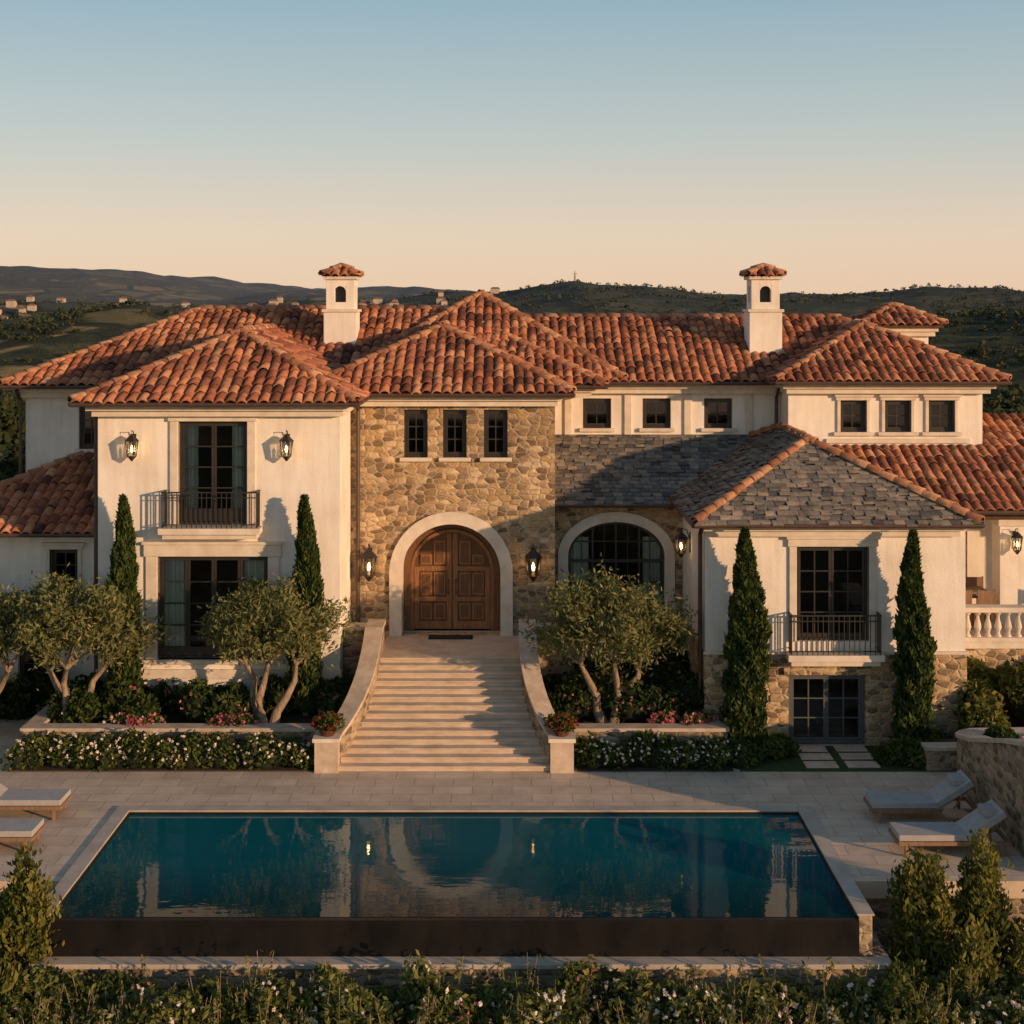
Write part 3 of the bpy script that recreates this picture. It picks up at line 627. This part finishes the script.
# planter wall at the right, stepping towards the pool end
mb = MB(); pts = [(14, 29.5), (11, 29.5), (9.75, 29.45), (9.5, 29.2), (9.45, 28.2), (9.45, 27.2), (9.45, 26.2), (9.47, 25.2), (9.5, 24.5)]; zz = [.95, .95, .95, .98, 1.2, 1.5, 1.8, 2.05, 2.1]
sm, sz = [], []
for i in range(len(pts) - 1):
    for k in range(4): t = k / 4; sm.append((pts[i][0] * (1 - t) + pts[i + 1][0] * t, pts[i][1] * (1 - t) + pts[i + 1][1] * t)); sz.append(zz[i] * (1 - t) + zz[i + 1] * t)
sm.append(pts[-1]); sz.append(zz[-1]); n = len(sm)
mb.path(sm, .42, [0] * n, sz, stone_g); mb.path(sm, .5, [z + .001 for z in sz], [z + .08 for z in sz], capm); mb.box(9.75, 14, 24.6, 29.2, .01, .9, soil); mb.obj('garden_stone_wall')

mb = MB(); prof = [(0, .075), (.05, .075), (.06, .045), (.12, .05), (.22, .085), (.3, .075), (.42, .042), (.5, .038), (.53, .06), (.56, .075), (.6, .075)]
x = 10.55
while x < 16.5:
    k = round((x - 10.55) / .24)
    if k % 9 == 8: mb.box(x - .14, x + .14, 33.02, 33.3, 2.13, 2.78, trimm)
    else: mb.tube([(x, 33.16, 2.15 + a) for a, r in prof], [r for a, r in prof], trimm, 12)
    x += .24
mb.box(10.32, 16.8, 33.0, 33.32, 2.05, 2.15, trimm); mb.box(10.32, 16.8, 32.97, 33.35, 2.75, 2.87, trimm); mb.obj('stone_balustrade', None, .01)

def lounger(x, y, head=1):
    mb = MB(); L = 2.05; w = .72
    X = lambda a: x + (a if head > 0 else -a)
    def bx(a0, a1, y0, y1, z0, z1, m): p, q = sorted((X(a0), X(a1))); mb.box(p, q, y0, y1, z0, z1, m)
    bx(0, L, y, y + .05, .2, .27, teak); bx(0, L, y + w - .05, y + w, .2, .27, teak); bx(0, .05, y + .05, y + w - .05, .2, .27, teak); bx(L - .05, L, y + .05, y + w - .05, .2, .27, teak)
    for a in (.12, L - .2):
        for yy in (y + .004, y + w - .06): bx(a, a + .06, yy, yy + .055, 0, .2, teak)
    for k in range(9): bx(.1 + k * .13, .2 + k * .13, y + .05, y + w - .05, .235, .262, teak)
    bx(.02, 1.28, y + .03, y + w - .03, .275, .385, cush)
    a0, z0, a1, z1 = 1.3, .28, 1.98, .72; t = .11
    dx_, dz_ = a1 - a0, z1 - z0; l = math.hypot(dx_, dz_); nx, nz = -dz_ / l * t, dx_ / l * t
    for (ya, yb, m) in ((y + .03, y + w - .03, cush), (y + .06, y + w - .06, teak)):
        P = [(a0, z0), (a1, z1), (a1 + nx, z1 + nz), (a0 + nx, z0 + nz)] if m is cush else [(a0 - nx * .3, z0 - nz * .3), (a1 - nx * .3, z1 - nz * .3), (a1 - nx * .02, z1 - nz * .02), (a0 - nx * .02, z0 - nz * .02)]
        A = [(X(p[0]), ya, p[1]) for p in P]; B = [(X(p[0]), yb, p[1]) for p in P]
        mb.face(A, m); mb.face(B[::-1], m)
        for k in range(4): mb.face([A[k], B[k], B[(k + 1) % 4], A[(k + 1) % 4]], m)
    bx(1.62, 1.9, y + .14, y + w - .14, .68, .78, cush)
    for yy in (y + .1, y + w - .12): mb.tube([(X(1.85), yy, .6), (X(1.6), yy, .25)], .018, teak, 6)
    mb.obj('sun_lounger', None, .02)
lounger(6.95, 27.0); lounger(7.0, 25.35); lounger(-8.75, 27.15, -1); lounger(-8.75, 25.55, -1)
mb = MB(); cx, cy = 8.35, 26.35
mb.tube([(cx, cy, .4), (cx, cy, .44)], .24, teak, 20)
for a in range(3): mb.tube([(cx + .2 * math.cos(a * 2.1), cy + .2 * math.sin(a * 2.1), 0), (cx + .12 * math.cos(a * 2.1), cy + .12 * math.sin(a * 2.1), .4)], .02, teak, 6)
mb.tube([(cx, cy, .15), (cx, cy, .17)], .14, teak, 16); mb.obj('side_table')
mb = MB(); mb.box(10.75, 11.95, 35.0, 35.7, 2.77, 2.83, teak)
for a in (10.8, 11.85):
    for b in (35.06, 35.58): mb.box(a, a + .06, b, b + .06, 2.05, 2.77, teak)
mb.obj('outdoor_dining_table', None, .005)
for cx, cy in ((11.05, 34.3), (11.65, 34.3), (10.6, 36.0), (11.9, 36.0), (13.3, 34.5)):
    mb = MB()
    mb.box(cx - .24, cx + .24, cy, cy + .48, 2.46, 2.52, teak); mb.box(cx - .22, cx + .22, cy + .02, cy + .46, 2.52, 2.58, cush)
    for a in (cx - .23, cx + .19):
        for b in (cy + .01, cy + .43):
            back = b < cy + .2
            mb.box(a, a + .04, b, b + .04, 2.05, 3.02 if back else 2.46, teak)
    mb.box(cx - .19, cx + .19, cy + .015, cy + .045, 2.66, 3.0, teak); mb.obj('outdoor_chair', None, .005)

# ------------------------------------------------------------------ vegetation
def unit(n):
    v = rng.normal(size=(n, 3)); return v / np.linalg.norm(v, axis=1)[:, None]
def leafs(P, size, aspect, cl, mi, bias=None, amt=0.0):
    n = len(P); d = unit(n)
    if bias is not None: d = d * (1 - amt) + bias * amt; d /= np.linalg.norm(d, axis=1)[:, None] + 1e-9
    s = np.cross(d, unit(n)); s /= np.linalg.norm(s, axis=1)[:, None] + 1e-9
    L = (size * (0.6 + 0.8 * rng.random(n)))[:, None] * .5; Wd = L * aspect
    V = np.stack([P - d * L, P + s * Wd, P + d * L, P - s * Wd], 1).reshape(-1, 3)
    F = np.arange(4 * n).reshape(n, 4); u = np.clip(cl * .6 + rng.random(n) * .45 - .02, 0.02, .98)
    return (V, F, u, mi)
def blob(c, r, n, size, aspect, mi, lumps=10, zmin=None, shell=.72, bias=None, amt=0.0):
    c = np.array(c); r = np.array(r); D = unit(lumps); D[:, 2] = np.abs(D[:, 2]) * .9
    cs = c + D * r * (.35 + .35 * rng.random((lumps, 1))); lr = .35 + .25 * rng.random(lumps); cv = rng.random(lumps)
    idx = rng.integers(0, lumps, n); d = unit(n); rad = (shell + (1.08 - shell) * rng.random(n) ** .7)
    P = cs[idx] + d * (lr[idx] * rad)[:, None] * r * 1.15
    if zmin is not None: P[:, 2] = np.maximum(P[:, 2], zmin + rng.random(n) * .08)
    b = None
    if amt: b = (P - c); b /= np.linalg.norm(b, axis=1)[:, None] + 1e-9; b[:, 2] += .5; b /= np.linalg.norm(b, axis=1)[:, None]
    return leafs(P, size, aspect, cv[idx], mi, b, amt)
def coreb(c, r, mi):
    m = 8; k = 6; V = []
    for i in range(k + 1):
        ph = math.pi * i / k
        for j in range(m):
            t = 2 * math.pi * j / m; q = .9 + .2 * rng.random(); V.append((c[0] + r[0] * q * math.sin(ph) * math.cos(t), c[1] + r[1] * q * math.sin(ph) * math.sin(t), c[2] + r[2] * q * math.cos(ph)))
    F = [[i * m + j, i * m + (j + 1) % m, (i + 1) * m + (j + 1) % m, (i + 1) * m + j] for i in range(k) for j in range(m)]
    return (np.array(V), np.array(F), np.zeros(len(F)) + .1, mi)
def flowers(c, r, n, size, mi, front=True):
    d = unit(n); d[:, 2] = np.abs(d[:, 2]) + .1
    if front: d[:, 1] = -np.abs(d[:, 1])
    d /= np.linalg.norm(d, axis=1)[:, None]; P = np.array(c) + d * np.array(r) * (1.0 + .12 * rng.random((n, 1)))
    P = np.repeat(P, 5, 0) + rng.normal(0, size * .22, (n * 5, 3)); return leafs(P, size, .8, np.full(len(P), rng.random()), mi)

def olive(x, y, z0, s=1.0, seed=0, rx=1.55):
    random.seed(seed); o = empty('olive_tree'); mb = MB(); cl = []
    cz = z0 + 2.05 * s
    for k in range(3):
        a = k * 2.1 + seed; bx, by = x + .14 * math.cos(a), y + .14 * math.sin(a)
        tx, ty = x + (k - 1) * .62 * s + random.uniform(-.1, .1), y + random.uniform(-.35, .35)
        q = [random.uniform(-.13, .13) for _ in range(4)]
        p = [(bx, by, z0 - .1), (bx + (tx - bx) * .25 + q[0], by + (ty - by) * .2, z0 + .28 * s), (bx + (tx - bx) * .4 + q[1], by + (ty - by) * .4, z0 + .6 * s), (bx + (tx - bx) * .75 + q[2], by + (ty - by) * .7, z0 + .95 * s), (tx, ty, z0 + 1.3 * s)]
        mb.tube(p, [.15 * s, .105 * s, .09 * s, .07 * s, .052 * s], bark, 8)
        for j in range(5):
            e = (tx + random.uniform(-.75, .75) * s + (k - 1) * .25, ty + random.uniform(-.7, .7) * s, z0 + random.uniform(1.6, 2.7) * s)
            m_ = ((tx + e[0]) / 2 + random.uniform(-.1, .1), (ty + e[1]) / 2, (p[4][2] + e[2]) / 2 + .05)
            mb.tube([p[4], m_, e], [.045 * s, .028 * s, .012 * s], bark, 5); cl.append(e)
    mb.obj('trunk', o, smooth=True)
    nC = 80; D = unit(nC); D[:, 2] = np.where(D[:, 2] < -.3, -D[:, 2], D[:, 2]); rr = rng.random((nC, 1)) ** .45
    C = np.array([x, y, cz]) + D * rr * np.array([rx * s * .88, 1.15 * s, 1.02 * s]) * (.85 + .35 * rng.random((nC, 1)))
    C = np.concatenate([C, np.array(cl)]); nC = len(C); cv = rng.random(nC)
    n = int(14500 * s); idx = rng.integers(0, nC, n); sd = .1 + .12 * rng.random(nC)
    P = C[idx] + rng.normal(size=(n, 3)) * sd[idx][:, None] * np.array([1.1, 1.1, .9])
    b = P - np.array([x, y, z0 + 1.0]); b /= np.linalg.norm(b, axis=1)[:, None]
    np_obj('foliage', [leafs(P, .14, .32, cv[idx], 0, b, .45)], [L_olive], o)
olive(-9.95, 31.75, .5, 1.0, 1); olive(-5.55, 31.7, .5, 1.0, 2, 1.5); olive(2.25, 31.85, .5, 1.02, 3, 1.65); olive(-12.4, 32.6, .0, 1.15, 4)

def cypress(x, y, z0, h, r, ph=0):
    o = empty('cypress_tree'); n = 10000; t = rng.random(n) ** .8; z = z0 + .12 + t * (h - .12)
    pr = r * np.minimum(1, (t + .02) * 7) ** .6 * (1 - t ** 2.2) ** .75 + .02
    a = rng.random(n) * 2 * math.pi
    lump = 1 + .2 * np.sin(a * 4 + z * 3.1 + ph) * np.sin(z * 5.3 + a * 2 + ph) + .14 * np.sin(a * 3 - z * 8 + ph * 2)
    q = pr * lump * (.66 + .42 * rng.random(n) ** .7)
    P = np.stack([x + q * np.cos(a) + .04 * np.sin(z * 1.7 + ph), y + q * np.sin(a), z], 1)
    b = np.stack([np.cos(a) * .35, np.sin(a) * .35, np.full(n, .95)], 1)
    cv = np.clip(.5 + .5 * np.sin(a * 4 + z * 3.1 + ph) * np.sin(z * 5.3 + a * 2 + ph) + rng.normal(0, .15, n), 0, 1)
    np_obj('foliage', [leafs(P, .16, .35, cv, 0, b, .62)], [L_cyp], o)
    mb = MB(); mb.tube([(x, y, z0 - .1), (x, y, z0 + h * .5), (x, y, z0 + h * .93)], [.08, .06, .01], bark)
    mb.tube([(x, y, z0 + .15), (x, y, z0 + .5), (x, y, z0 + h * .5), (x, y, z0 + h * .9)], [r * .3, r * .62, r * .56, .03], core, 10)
    mb.obj('trunk', o)
cypress(-9.02, 32.45, .5, 5.05, .36, 0); cypress(-4.78, 32.45, .5, 5.05, .36, 1.3); cypress(5.22, 31.15, 0, 5.0, .45, 2.9); cypress(8.92, 31.15, 0, 4.95, .37, 4.4)

def bed(name, items, mats, n, size, aspect=.5, fl=None):
    ch = []
    for (c, r) in items:
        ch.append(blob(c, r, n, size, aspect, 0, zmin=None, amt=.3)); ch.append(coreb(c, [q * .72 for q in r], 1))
        if fl:
            for (mi, k, fs, pr) in fl:
                if rng.random() < pr: ch.append(flowers(c, r, max(1, int(k * (.4 + 1.2 * rng.random()))), fs, mi))
    return np_obj(name, ch, mats)
R = lambda a, b: random.uniform(a, b)
random.seed(11)
its = [((R(-10.3, -3.7), R(31.5, 32.8), .6 + R(0, .3)), (R(.35, .6), R(.3, .45), R(.35, .6))) for _ in range(34)]
bed('planter_shrubs', its, [L_dark, core, F_pink, F_white], 750, .14, fl=[(2, 8, .07, .3), (3, 4, .06, .12)])
its = [((R(-9.2, -5.8), R(31.2, 31.4), .6), (R(.3, .4), R(.2, .25), R(.2, .3))) for _ in range(11)]
bed('flowering_shrubs', its, [L_shrub, core, F_pink, F_white], 500, .1, fl=[(2, 20, .07, .8), (3, 5, .06, .4)])
its = [((R(1.2, 4.4), R(31.4, 35.0), .6 + R(0, .5)), (R(.4, .65), R(.35, .5), R(.35, .65))) for _ in range(28)]
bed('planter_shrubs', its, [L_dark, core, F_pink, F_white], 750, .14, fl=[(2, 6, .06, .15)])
its = [((R(3.2, 4.4), R(31.25, 31.45), .65), (.3, .2, .22)) for _ in range(5)]
bed('flowering_shrubs', its, [L_shrub, core, F_pink, F_white], 500, .1, fl=[(2, 14, .07, .9)])
def hedge(x0, cnt):
    its = [((x0 + k * .31, 30.38 + R(-.12, .08), .14 + R(0, .1)), (R(.28, .42), R(.34, .45), R(.3, .55))) for k in range(cnt)]
    bed('flowering_hedge', its, [L_shrub, core, F_white], 850, .11, fl=[(2, 14, .055, 1)])
hedge(-10.65, 21); hedge(1.55, 11)
its = [((R(4.9, 6.1), R(30.3, 31.4), .1), (R(.3, .45), R(.3, .4), R(.25, .45))) for k in range(9)] + [((R(8.2, 9.7), R(30.3, 31.4), .12), (R(.3, .45), R(.3, .4), R(.25, .45))) for k in range(10)]
bed('low_shrubs', its, [L_shrub, core, F_white], 900, .11, fl=[(2, 3, .05, .2)])
its = [((R(10.4, 14.5), R(31.2, 32.6), R(.3, 1.3)), (R(.45, .7), R(.4, .5), R(.5, .8))) for k in range(20)]
bed('boundary_shrubs', its, [L_laurel, core], 1200, .15)
its = [((R(10.0, 12.5), R(26.5, 29.0), R(.95, 1.1)), (R(.3, .5), R(.3, .4), R(.25, .4))) for k in range(16)]
bed('planter_shrubs', its, [L_shrub, core], 900, .12)
its = [((R(-16, -11.2), R(33.2, 34.6), R(.1, .8)), (R(.45, .7), R(.4, .5), R(.5, .8))) for k in range(10)]
bed('boundary_shrubs', its, [L_dark, core], 1000, .15)
for px in (SC - 2.52, SC + 2.52):
    o = empty('flower_pot'); mb = MB(); mb.tube([(px, 30.15, .74), (px, 30.15, .84), (px, 30.15, .88)], [.14, .19, .2], tile, 16); mb.obj('pot', o)
    ch = [blob((px, 30.15, .95), (.34, .3, .24), 800, .09, .6, 0, 8)]; ch += [flowers((px, 30.15, .96), (.33, .3, .22), 26, .055, 1, False), flowers((px, 30.15, .93), (.34, .3, .2), 20, .055, 1)]
    np_obj('flowers', ch, [L_shrub, F_red], o)
its = []
for k in range(52):
    x = -9.6 + k * .4 + R(-.2, .2); its.append(((x, R(21.2, 22.2), R(-1.3, -.98)), (R(.35, .65), R(.35, .5), R(.35, .72))))
bed('flowering_hedge', its, [L_front, core, F_white, F_pink], 1700, .12, .5, fl=[(2, 18, .06, .7), (3, 9, .05, .15)])
def sprigs(name, n, x0, x1, y0, y1, zb, h0, h1, mat, leafn=26, size=.1):
    Ps, cvs, Bs = [], [], []; mb = MB()
    for _ in range(n):
        x, y = R(x0, x1), R(y0, y1); cl = mnoise.noise(Vector((x * .9, y, 2))); h = R(h0, h1) * (1 + .35 * cl); lx, ly = R(-.2, .2), R(-.15, .15); c = random.random()
        if cl < -.12: continue
        t = rng.random(leafn) ** .8; Ps.append(np.stack([x + lx * t ** 2, y + ly * t ** 2, zb + h * (.3 + .7 * t)], 1) + rng.normal(0, .03, (leafn, 3))); cvs.append(np.full(leafn, c)); Bs.append(np.tile([lx, ly, .9], (leafn, 1)))
        mb.tube([(x, y, zb), (x + lx * .3, y + ly * .3, zb + h * .6), (x + lx, y + ly, zb + h)], .006, bark, 4)
    o = empty(name); np_obj('foliage', [leafs(np.concatenate(Ps), size, .35, np.concatenate(cvs), 0, np.concatenate(Bs), .4)], [mat], o); mb.obj('stems', o)
sprigs('wispy_shrubs', 560, -9.5, 10.5, 20.9, 22.2, -1.7, .75, 1.4, L_laurel)
sprigs('olive_green_shrubs', 420, -9.5, 10.5, 20.6, 21.6, -1.8, .7, 1.25, L_olive, 34, .12)
def laurel(x, y, z0, h, r, mat=L_laurel, n=5200):
    o = empty('laurel_shrub'); mb = MB(); P = []; cv = []
    for k in range(15):
        a = random.uniform(0, 6.28); rr = random.uniform(.1, 1) * r; tx, ty = x + rr * math.cos(a), y + rr * math.sin(a); hh = h * random.uniform(.66, 1.0) * (1 - .25 * rr / r)
        mb.tube([(x + .2 * rr * math.cos(a), y + .2 * rr * math.sin(a), z0), (x + .7 * (tx - x), y + .7 * (ty - y), z0 + hh * .45), (tx, ty, z0 + hh)], [.03, .02, .006], bark, 5)
        m = n // 15; t = rng.random(m) ** .75; c = rng.random()
        cx = x + (tx - x) * (.3 + .7 * t); cy = y + (ty - y) * (.3 + .7 * t)
        wd = .2 * r / .5 * (1 - t * .8) + .04
        P.append(np.stack([cx, cy, z0 + hh * (.15 + .87 * t)], 1) + rng.normal(size=(m, 3)) * wd[:, None] * np.array([1, 1, .6])); cv.append(np.full(m, c))
    P = np.concatenate(P); cv = np.concatenate(cv); b = P - np.array([x, y, z0 + h * .3]); b /= np.linalg.norm(b, axis=1)[:, None]; b[:, 2] += .6; b /= np.linalg.norm(b, axis=1)[:, None]
    np_obj('foliage', [leafs(P, .125, .42, cv, 0, b, .55)], [mat], o); mb.obj('stems', o)
laurel(6.85, 23.2, -2, 3.3, .5, n=7500); laurel(7.85, 23.3, -2, 3.35, .5, n=7500); laurel(7.35, 22.5, -2, 2.2, .55, n=5000); laurel(8.6, 22.8, -2, 2.4, .55, n=5000); laurel(6.3, 22.3, -2, 1.8, .45, n=3500)
laurel(-8.05, 22.9, -2, 3.3, .65, n=9500); laurel(-8.9, 22.4, -2, 3.1, .6, n=7000); laurel(-8.2, 21.6, -2, 2.3, .6, n=6000)

# ------------------------------------------------------------------ terrain
far_x = [-900, -300, 0, 60, 120, 200, 260, 330, 420, 500, 600, 1024, 1500, 2000]; far_h = [22, 30, 37, 36, 28, 19, 11, 15, 13, 9, 6, 8, 14, 10]
mid_x = [-900, 0, 150, 300, 440, 500, 540, 575, 620, 700, 800, 900, 1024, 1400, 2000]; mid_h = [0, 2, -2, 2, 5, 10, 16, 22, 14, 8, 11, 14, 15, 26, 15]
nr_x = [-900, -200, 0, 100, 200, 300, 600, 700, 800, 900, 960, 1024, 1400, 2000]; nr_h = [-5, -8, -14, -10, -14, -20, -22, -24, -18, -10, -12, -8, 4, 0]
def sstep(a, b, t): t = min(max((t - a) / (b - a), 0), 1); return t * t * (3 - 2 * t)
def tz(x, y):
    if y < 48:
        return -2.3 + 1.9 * sstep(24.9, 26.5, y) if abs(x) < 24 else -2.3 - 2 * sstep(24, 60, abs(x))
    z = -.4 - 10 * sstep(48, 130, y) - 22 * sstep(130, 650, y)
    base = z
    for (y0, sy, hx, hh) in ((3400, 900, far_x, far_h), (1650, 420, mid_x, mid_h), (820, 230, nr_x, nr_h)):
        pk = 512 + 1400 * x / y0
        top = 10 + np.interp(pk, hx, hh) * y0 / 1400
        nn = mnoise.fractal(Vector((x / (y0 * .16), y / (y0 * .16), y0)), 1.0, 2.0, 6)
        top += nn * y0 * .008
        e = math.exp(-((y - y0) / sy) ** 2)
        if y > y0 and y0 > 3000: e = 1
        z = max(z, base + (top - base) * e)
    if y > 110: z += mnoise.fractal(Vector((x / 90, y / 90, 3)), 1.0, 2.0, 4) * 4.0 * sstep(110, 400, y)
    return z
ys = np.concatenate([np.linspace(-80, 46, 22), np.geomspace(48, 9000, 250)]); ts = np.linspace(-1, 1, 260)
V = []
for y in ys:
    wd = .75 * max(y, 0) + 140
    for t in ts:
        x = t * wd; V.append((x, y, tz(x, y)))
V = np.array(V); nt_ = len(ts); i, j = np.meshgrid(np.arange(len(ys) - 1), np.arange(nt_ - 1), indexing='ij'); i = i.ravel(); j = j.ravel()
F = np.stack([i * nt_ + j, i * nt_ + j + 1, (i + 1) * nt_ + j + 1, (i + 1) * nt_ + j], 1)
def mat_terrain():
    m, nt, out = newmat('hillside'); b = N(nt, 'ShaderNodeBsdfPrincipled'); b.inputs['Roughness'].default_value = 1; b.inputs['Specular IOR Level'].default_value = .05; L = nt.links; L.new(b.outputs[0], out.inputs[0])
    tc = N(nt, 'ShaderNodeTexCoord'); v = tc.outputs['Object']
    n1 = noise(nt, v, .03, 8, .75); r1 = ramp(nt, [(.38, (.014, .024, .01)), (.5, (.04, .05, .02)), (.62, (.12, .11, .045))]); L.new(n1.outputs[0], r1.inputs[0])
    vo = N(nt, 'ShaderNodeTexVoronoi', feature='F1'); vo.inputs['Scale'].default_value = .011; L.new(v, vo.inputs['Vector'])
    ve = N(nt, 'ShaderNodeTexVoronoi', feature='DISTANCE_TO_EDGE'); ve.inputs['Scale'].default_value = .011; L.new(v, ve.inputs['Vector'])
    sc = N(nt, 'ShaderNodeSeparateColor'); L.new(vo.outputs['Color'], sc.inputs[0])
    rf = ramp(nt, [(.15, (.06, .08, .025)), (.45, (.26, .2, .08)), (.8, (.46, .33, .14))]); L.new(sc.outputs[1], rf.inputs[0])
    he = ramp(nt, [(.05, (.1, .13, .1)), (.09, (1, 1, 1))]); L.new(ve.outputs['Distance'], he.inputs[0])
    fcol = mix(nt, rf.outputs[0], he.outputs[0], 1.0, 'MULTIPLY')
    n2 = noise(nt, v, .0045, 5, .68); sp = N(nt, 'ShaderNodeSeparateXYZ'); L.new(v, sp.inputs[0])
    mx = N(nt, 'ShaderNodeMapRange'); L.new(sp.outputs[0], mx.inputs[0]); mx.inputs[1].default_value = -250; mx.inputs[2].default_value = 60; mx.inputs[3].default_value = .07; mx.inputs[4].default_value = -.09
    ad = N(nt, 'ShaderNodeMath', operation='ADD'); L.new(n2.outputs[0], ad.inputs[0]); L.new(mx.outputs[0], ad.inputs[1])
    fm = ramp(nt, [(.54, (0, 0, 0)), (.57, (1, 1, 1))]); L.new(ad.outputs[0], fm.inputs[0])
    c = mix(nt, r1.outputs[0], fcol, fm.outputs[0])
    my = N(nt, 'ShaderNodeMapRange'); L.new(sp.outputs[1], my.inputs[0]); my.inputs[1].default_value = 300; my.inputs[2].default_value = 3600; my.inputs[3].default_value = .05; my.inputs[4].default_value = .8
    c = mix(nt, c, (.15, .165, .18), my.outputs[0]); L.new(c, b.inputs['Base Color'])  # far ground tinted blue-grey by Y: aerial haze put into the base colour
    n3 = noise(nt, v, .06, 7, .75); bump(nt, b, n3.outputs[0], 1.0, 9.0); return m
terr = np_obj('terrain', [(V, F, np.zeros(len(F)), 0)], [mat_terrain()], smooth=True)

def woodland(name, spec, q, qs, mat):
    Ps, cvs, sz = [], [], []
    for (x, y, z, r) in spec:
        d = unit(q); d[:, 2] = np.abs(d[:, 2]) * 1.15 - .15; rad = .55 + .5 * rng.random((q, 1))
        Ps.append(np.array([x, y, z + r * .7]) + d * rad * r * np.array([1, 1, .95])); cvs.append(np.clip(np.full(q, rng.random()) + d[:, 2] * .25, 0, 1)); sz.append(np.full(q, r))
    P = np.concatenate(Ps); cv = np.concatenate(cvs); S = np.concatenate(sz); ch = leafs(P, 1.0, .8, cv, 0)
    V = ch[0].reshape(-1, 4, 3); c = P[:, None, :]; V = c + (V - c) * (S * qs)[:, None, None]
    np_obj(name, [(V.reshape(-1, 3), ch[1], ch[2], 0)], [mat])
spec = []
while len(spec) < 9500:
    y = 180 * (2300 / 180) ** (random.random() ** .5); x = random.uniform(-1, 1) * (.45 * y + 60)
    dens = mnoise.noise(Vector((x / 110, y / 110, 9))) + (.02 if x > 0 else -.08)
    if dens > .0 or random.random() < .08: spec.append((x, y, tz(x, y) - 1.2, random.uniform(1.4, 3.3)))
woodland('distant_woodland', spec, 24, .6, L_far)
spec = []
for _ in range(46):
    sgn = random.choice((-1, 1)); y = random.uniform(50, 85); x = sgn * random.uniform(.38, .62) * y
    spec.append((x, y, random.uniform(-2.5, 1.2) - (y - 50) * .02, random.uniform(1.8, 3.0)))
for _ in range(40):
    y = random.uniform(50, 95); x = random.uniform(-.38, .38) * y; spec.append((x, y, random.uniform(-4, .2), random.uniform(2, 3.0)))
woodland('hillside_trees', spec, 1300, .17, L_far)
vm = mat_noise('village_plaster', (.34, .28, .21), (.5, .42, .33), .05); rm = mat_noise('village_roof', (.2, .1, .07), (.28, .14, .09), .1)
mb = MB()
for _ in range(170):
    y = random.uniform(900, 2400); pxx = random.choice([random.gauss(70, 50), random.gauss(200, 45), random.gauss(400, 45), random.gauss(15, 25), random.gauss(390, 40), random.gauss(240, 50)])
    x = (pxx - 512) / 1400 * y; z = tz(x, y); w, d, h = random.uniform(5, 11), random.uniform(5, 8), random.uniform(4, 6.5)
    mb.box(x, x + w, y, y + d, z - 4, z + h, vm)
    a, b, c, e = (x - .5, y - .5, z + h), (x + w + .5, y - .5, z + h), (x + w + .5, y + d + .5, z + h), (x - .5, y + d + .5, z + h); r0, r1 = (x + 2, y + d / 2, z + h + 2), (x + w - 2, y + d / 2, z + h + 2)
    mb.face([a, b, r1, r0], rm); mb.face([c, e, r0, r1], rm); mb.face([b, c, r1], rm); mb.face([e, a, r0], rm)
mb.obj('distant_village')
hx, hy = 63 / 1400 * 1650, 1650; hz = tz(hx, hy)
mb = MB(); mb.tube([(hx, hy, hz - 3), (hx, hy, hz + 4), (hx, hy, hz + 11)], [1.6, 1.2, .3], vm, 6); mb.box(hx - 2.6, hx + 2.6, hy - .3, hy + .3, hz + 7, hz + 7.8, vm); mb.obj('hilltop_mast')

# ------------------------------------------------------------------ light, sky, camera
EL, AZ_ = math.radians(9.5), math.radians(55)
to_sun = Vector((math.sin(AZ_) * math.cos(EL), -math.cos(AZ_) * math.cos(EL), math.sin(EL)))
sd = bpy.data.lights.new('sun', 'SUN'); sd.energy = 5.0; sd.angle = math.radians(.8); sd.color = (1.0, .61, .34)
so = bpy.data.objects.new('sun', sd); so.rotation_euler = to_sun.to_track_quat('Z', 'Y').to_euler(); so.location = (30, -30, 30); link(so)
w = bpy.data.worlds.new('World'); scene.world = w; w.use_nodes = True; nt = w.node_tree
bg = nt.nodes['Background']; sk = nt.nodes.new('ShaderNodeTexSky'); sk.sky_type = 'NISHITA'; sk.sun_disc = False
sk.sun_elevation = EL; sk.sun_rotation = math.atan2(to_sun.x, to_sun.y); sk.altitude = 200; sk.air_density = 1.0; sk.dust_density = 1.0; sk.ozone_density = 2.0
tc = nt.nodes.new('ShaderNodeTexCoord'); sp = nt.nodes.new('ShaderNodeSeparateXYZ'); nt.links.new(tc.outputs['Generated'], sp.inputs[0])
rs = ramp(nt, [(0.0, (.96, .66, .46)), (.05, (.88, .68, .52)), (.12, (.58, .62, .58)), (.21, (.34, .49, .56)), (.5, (.2, .3, .42)), (1.0, (.11, .18, .3))]); nt.links.new(sp.outputs[2], rs.inputs[0])
scl = nt.nodes.new('ShaderNodeVectorMath'); scl.operation = 'SCALE'; scl.inputs['Scale'].default_value = .12; nt.links.new(sk.outputs[0], scl.inputs[0])
mc = mix(nt, scl.outputs[0], rs.outputs[0], .8)
nt.links.new(mc, bg.inputs[0]); bg.inputs[1].default_value = 1.0
cam = bpy.data.cameras.new('camera'); co = bpy.data.objects.new('camera', cam); link(co)
co.location = (0, 0, 10); co.rotation_euler = (math.radians(90), 0, 0); cam.sensor_width = 36; cam.lens = 1400 / 1024 * 36; cam.shift_y = -207 / 1024
cam.clip_end = 20000; cam.clip_start = .5; scene.camera = co
scene.view_settings.view_transform = 'Standard'; scene.view_settings.look = 'None'; scene.view_settings.exposure = 0
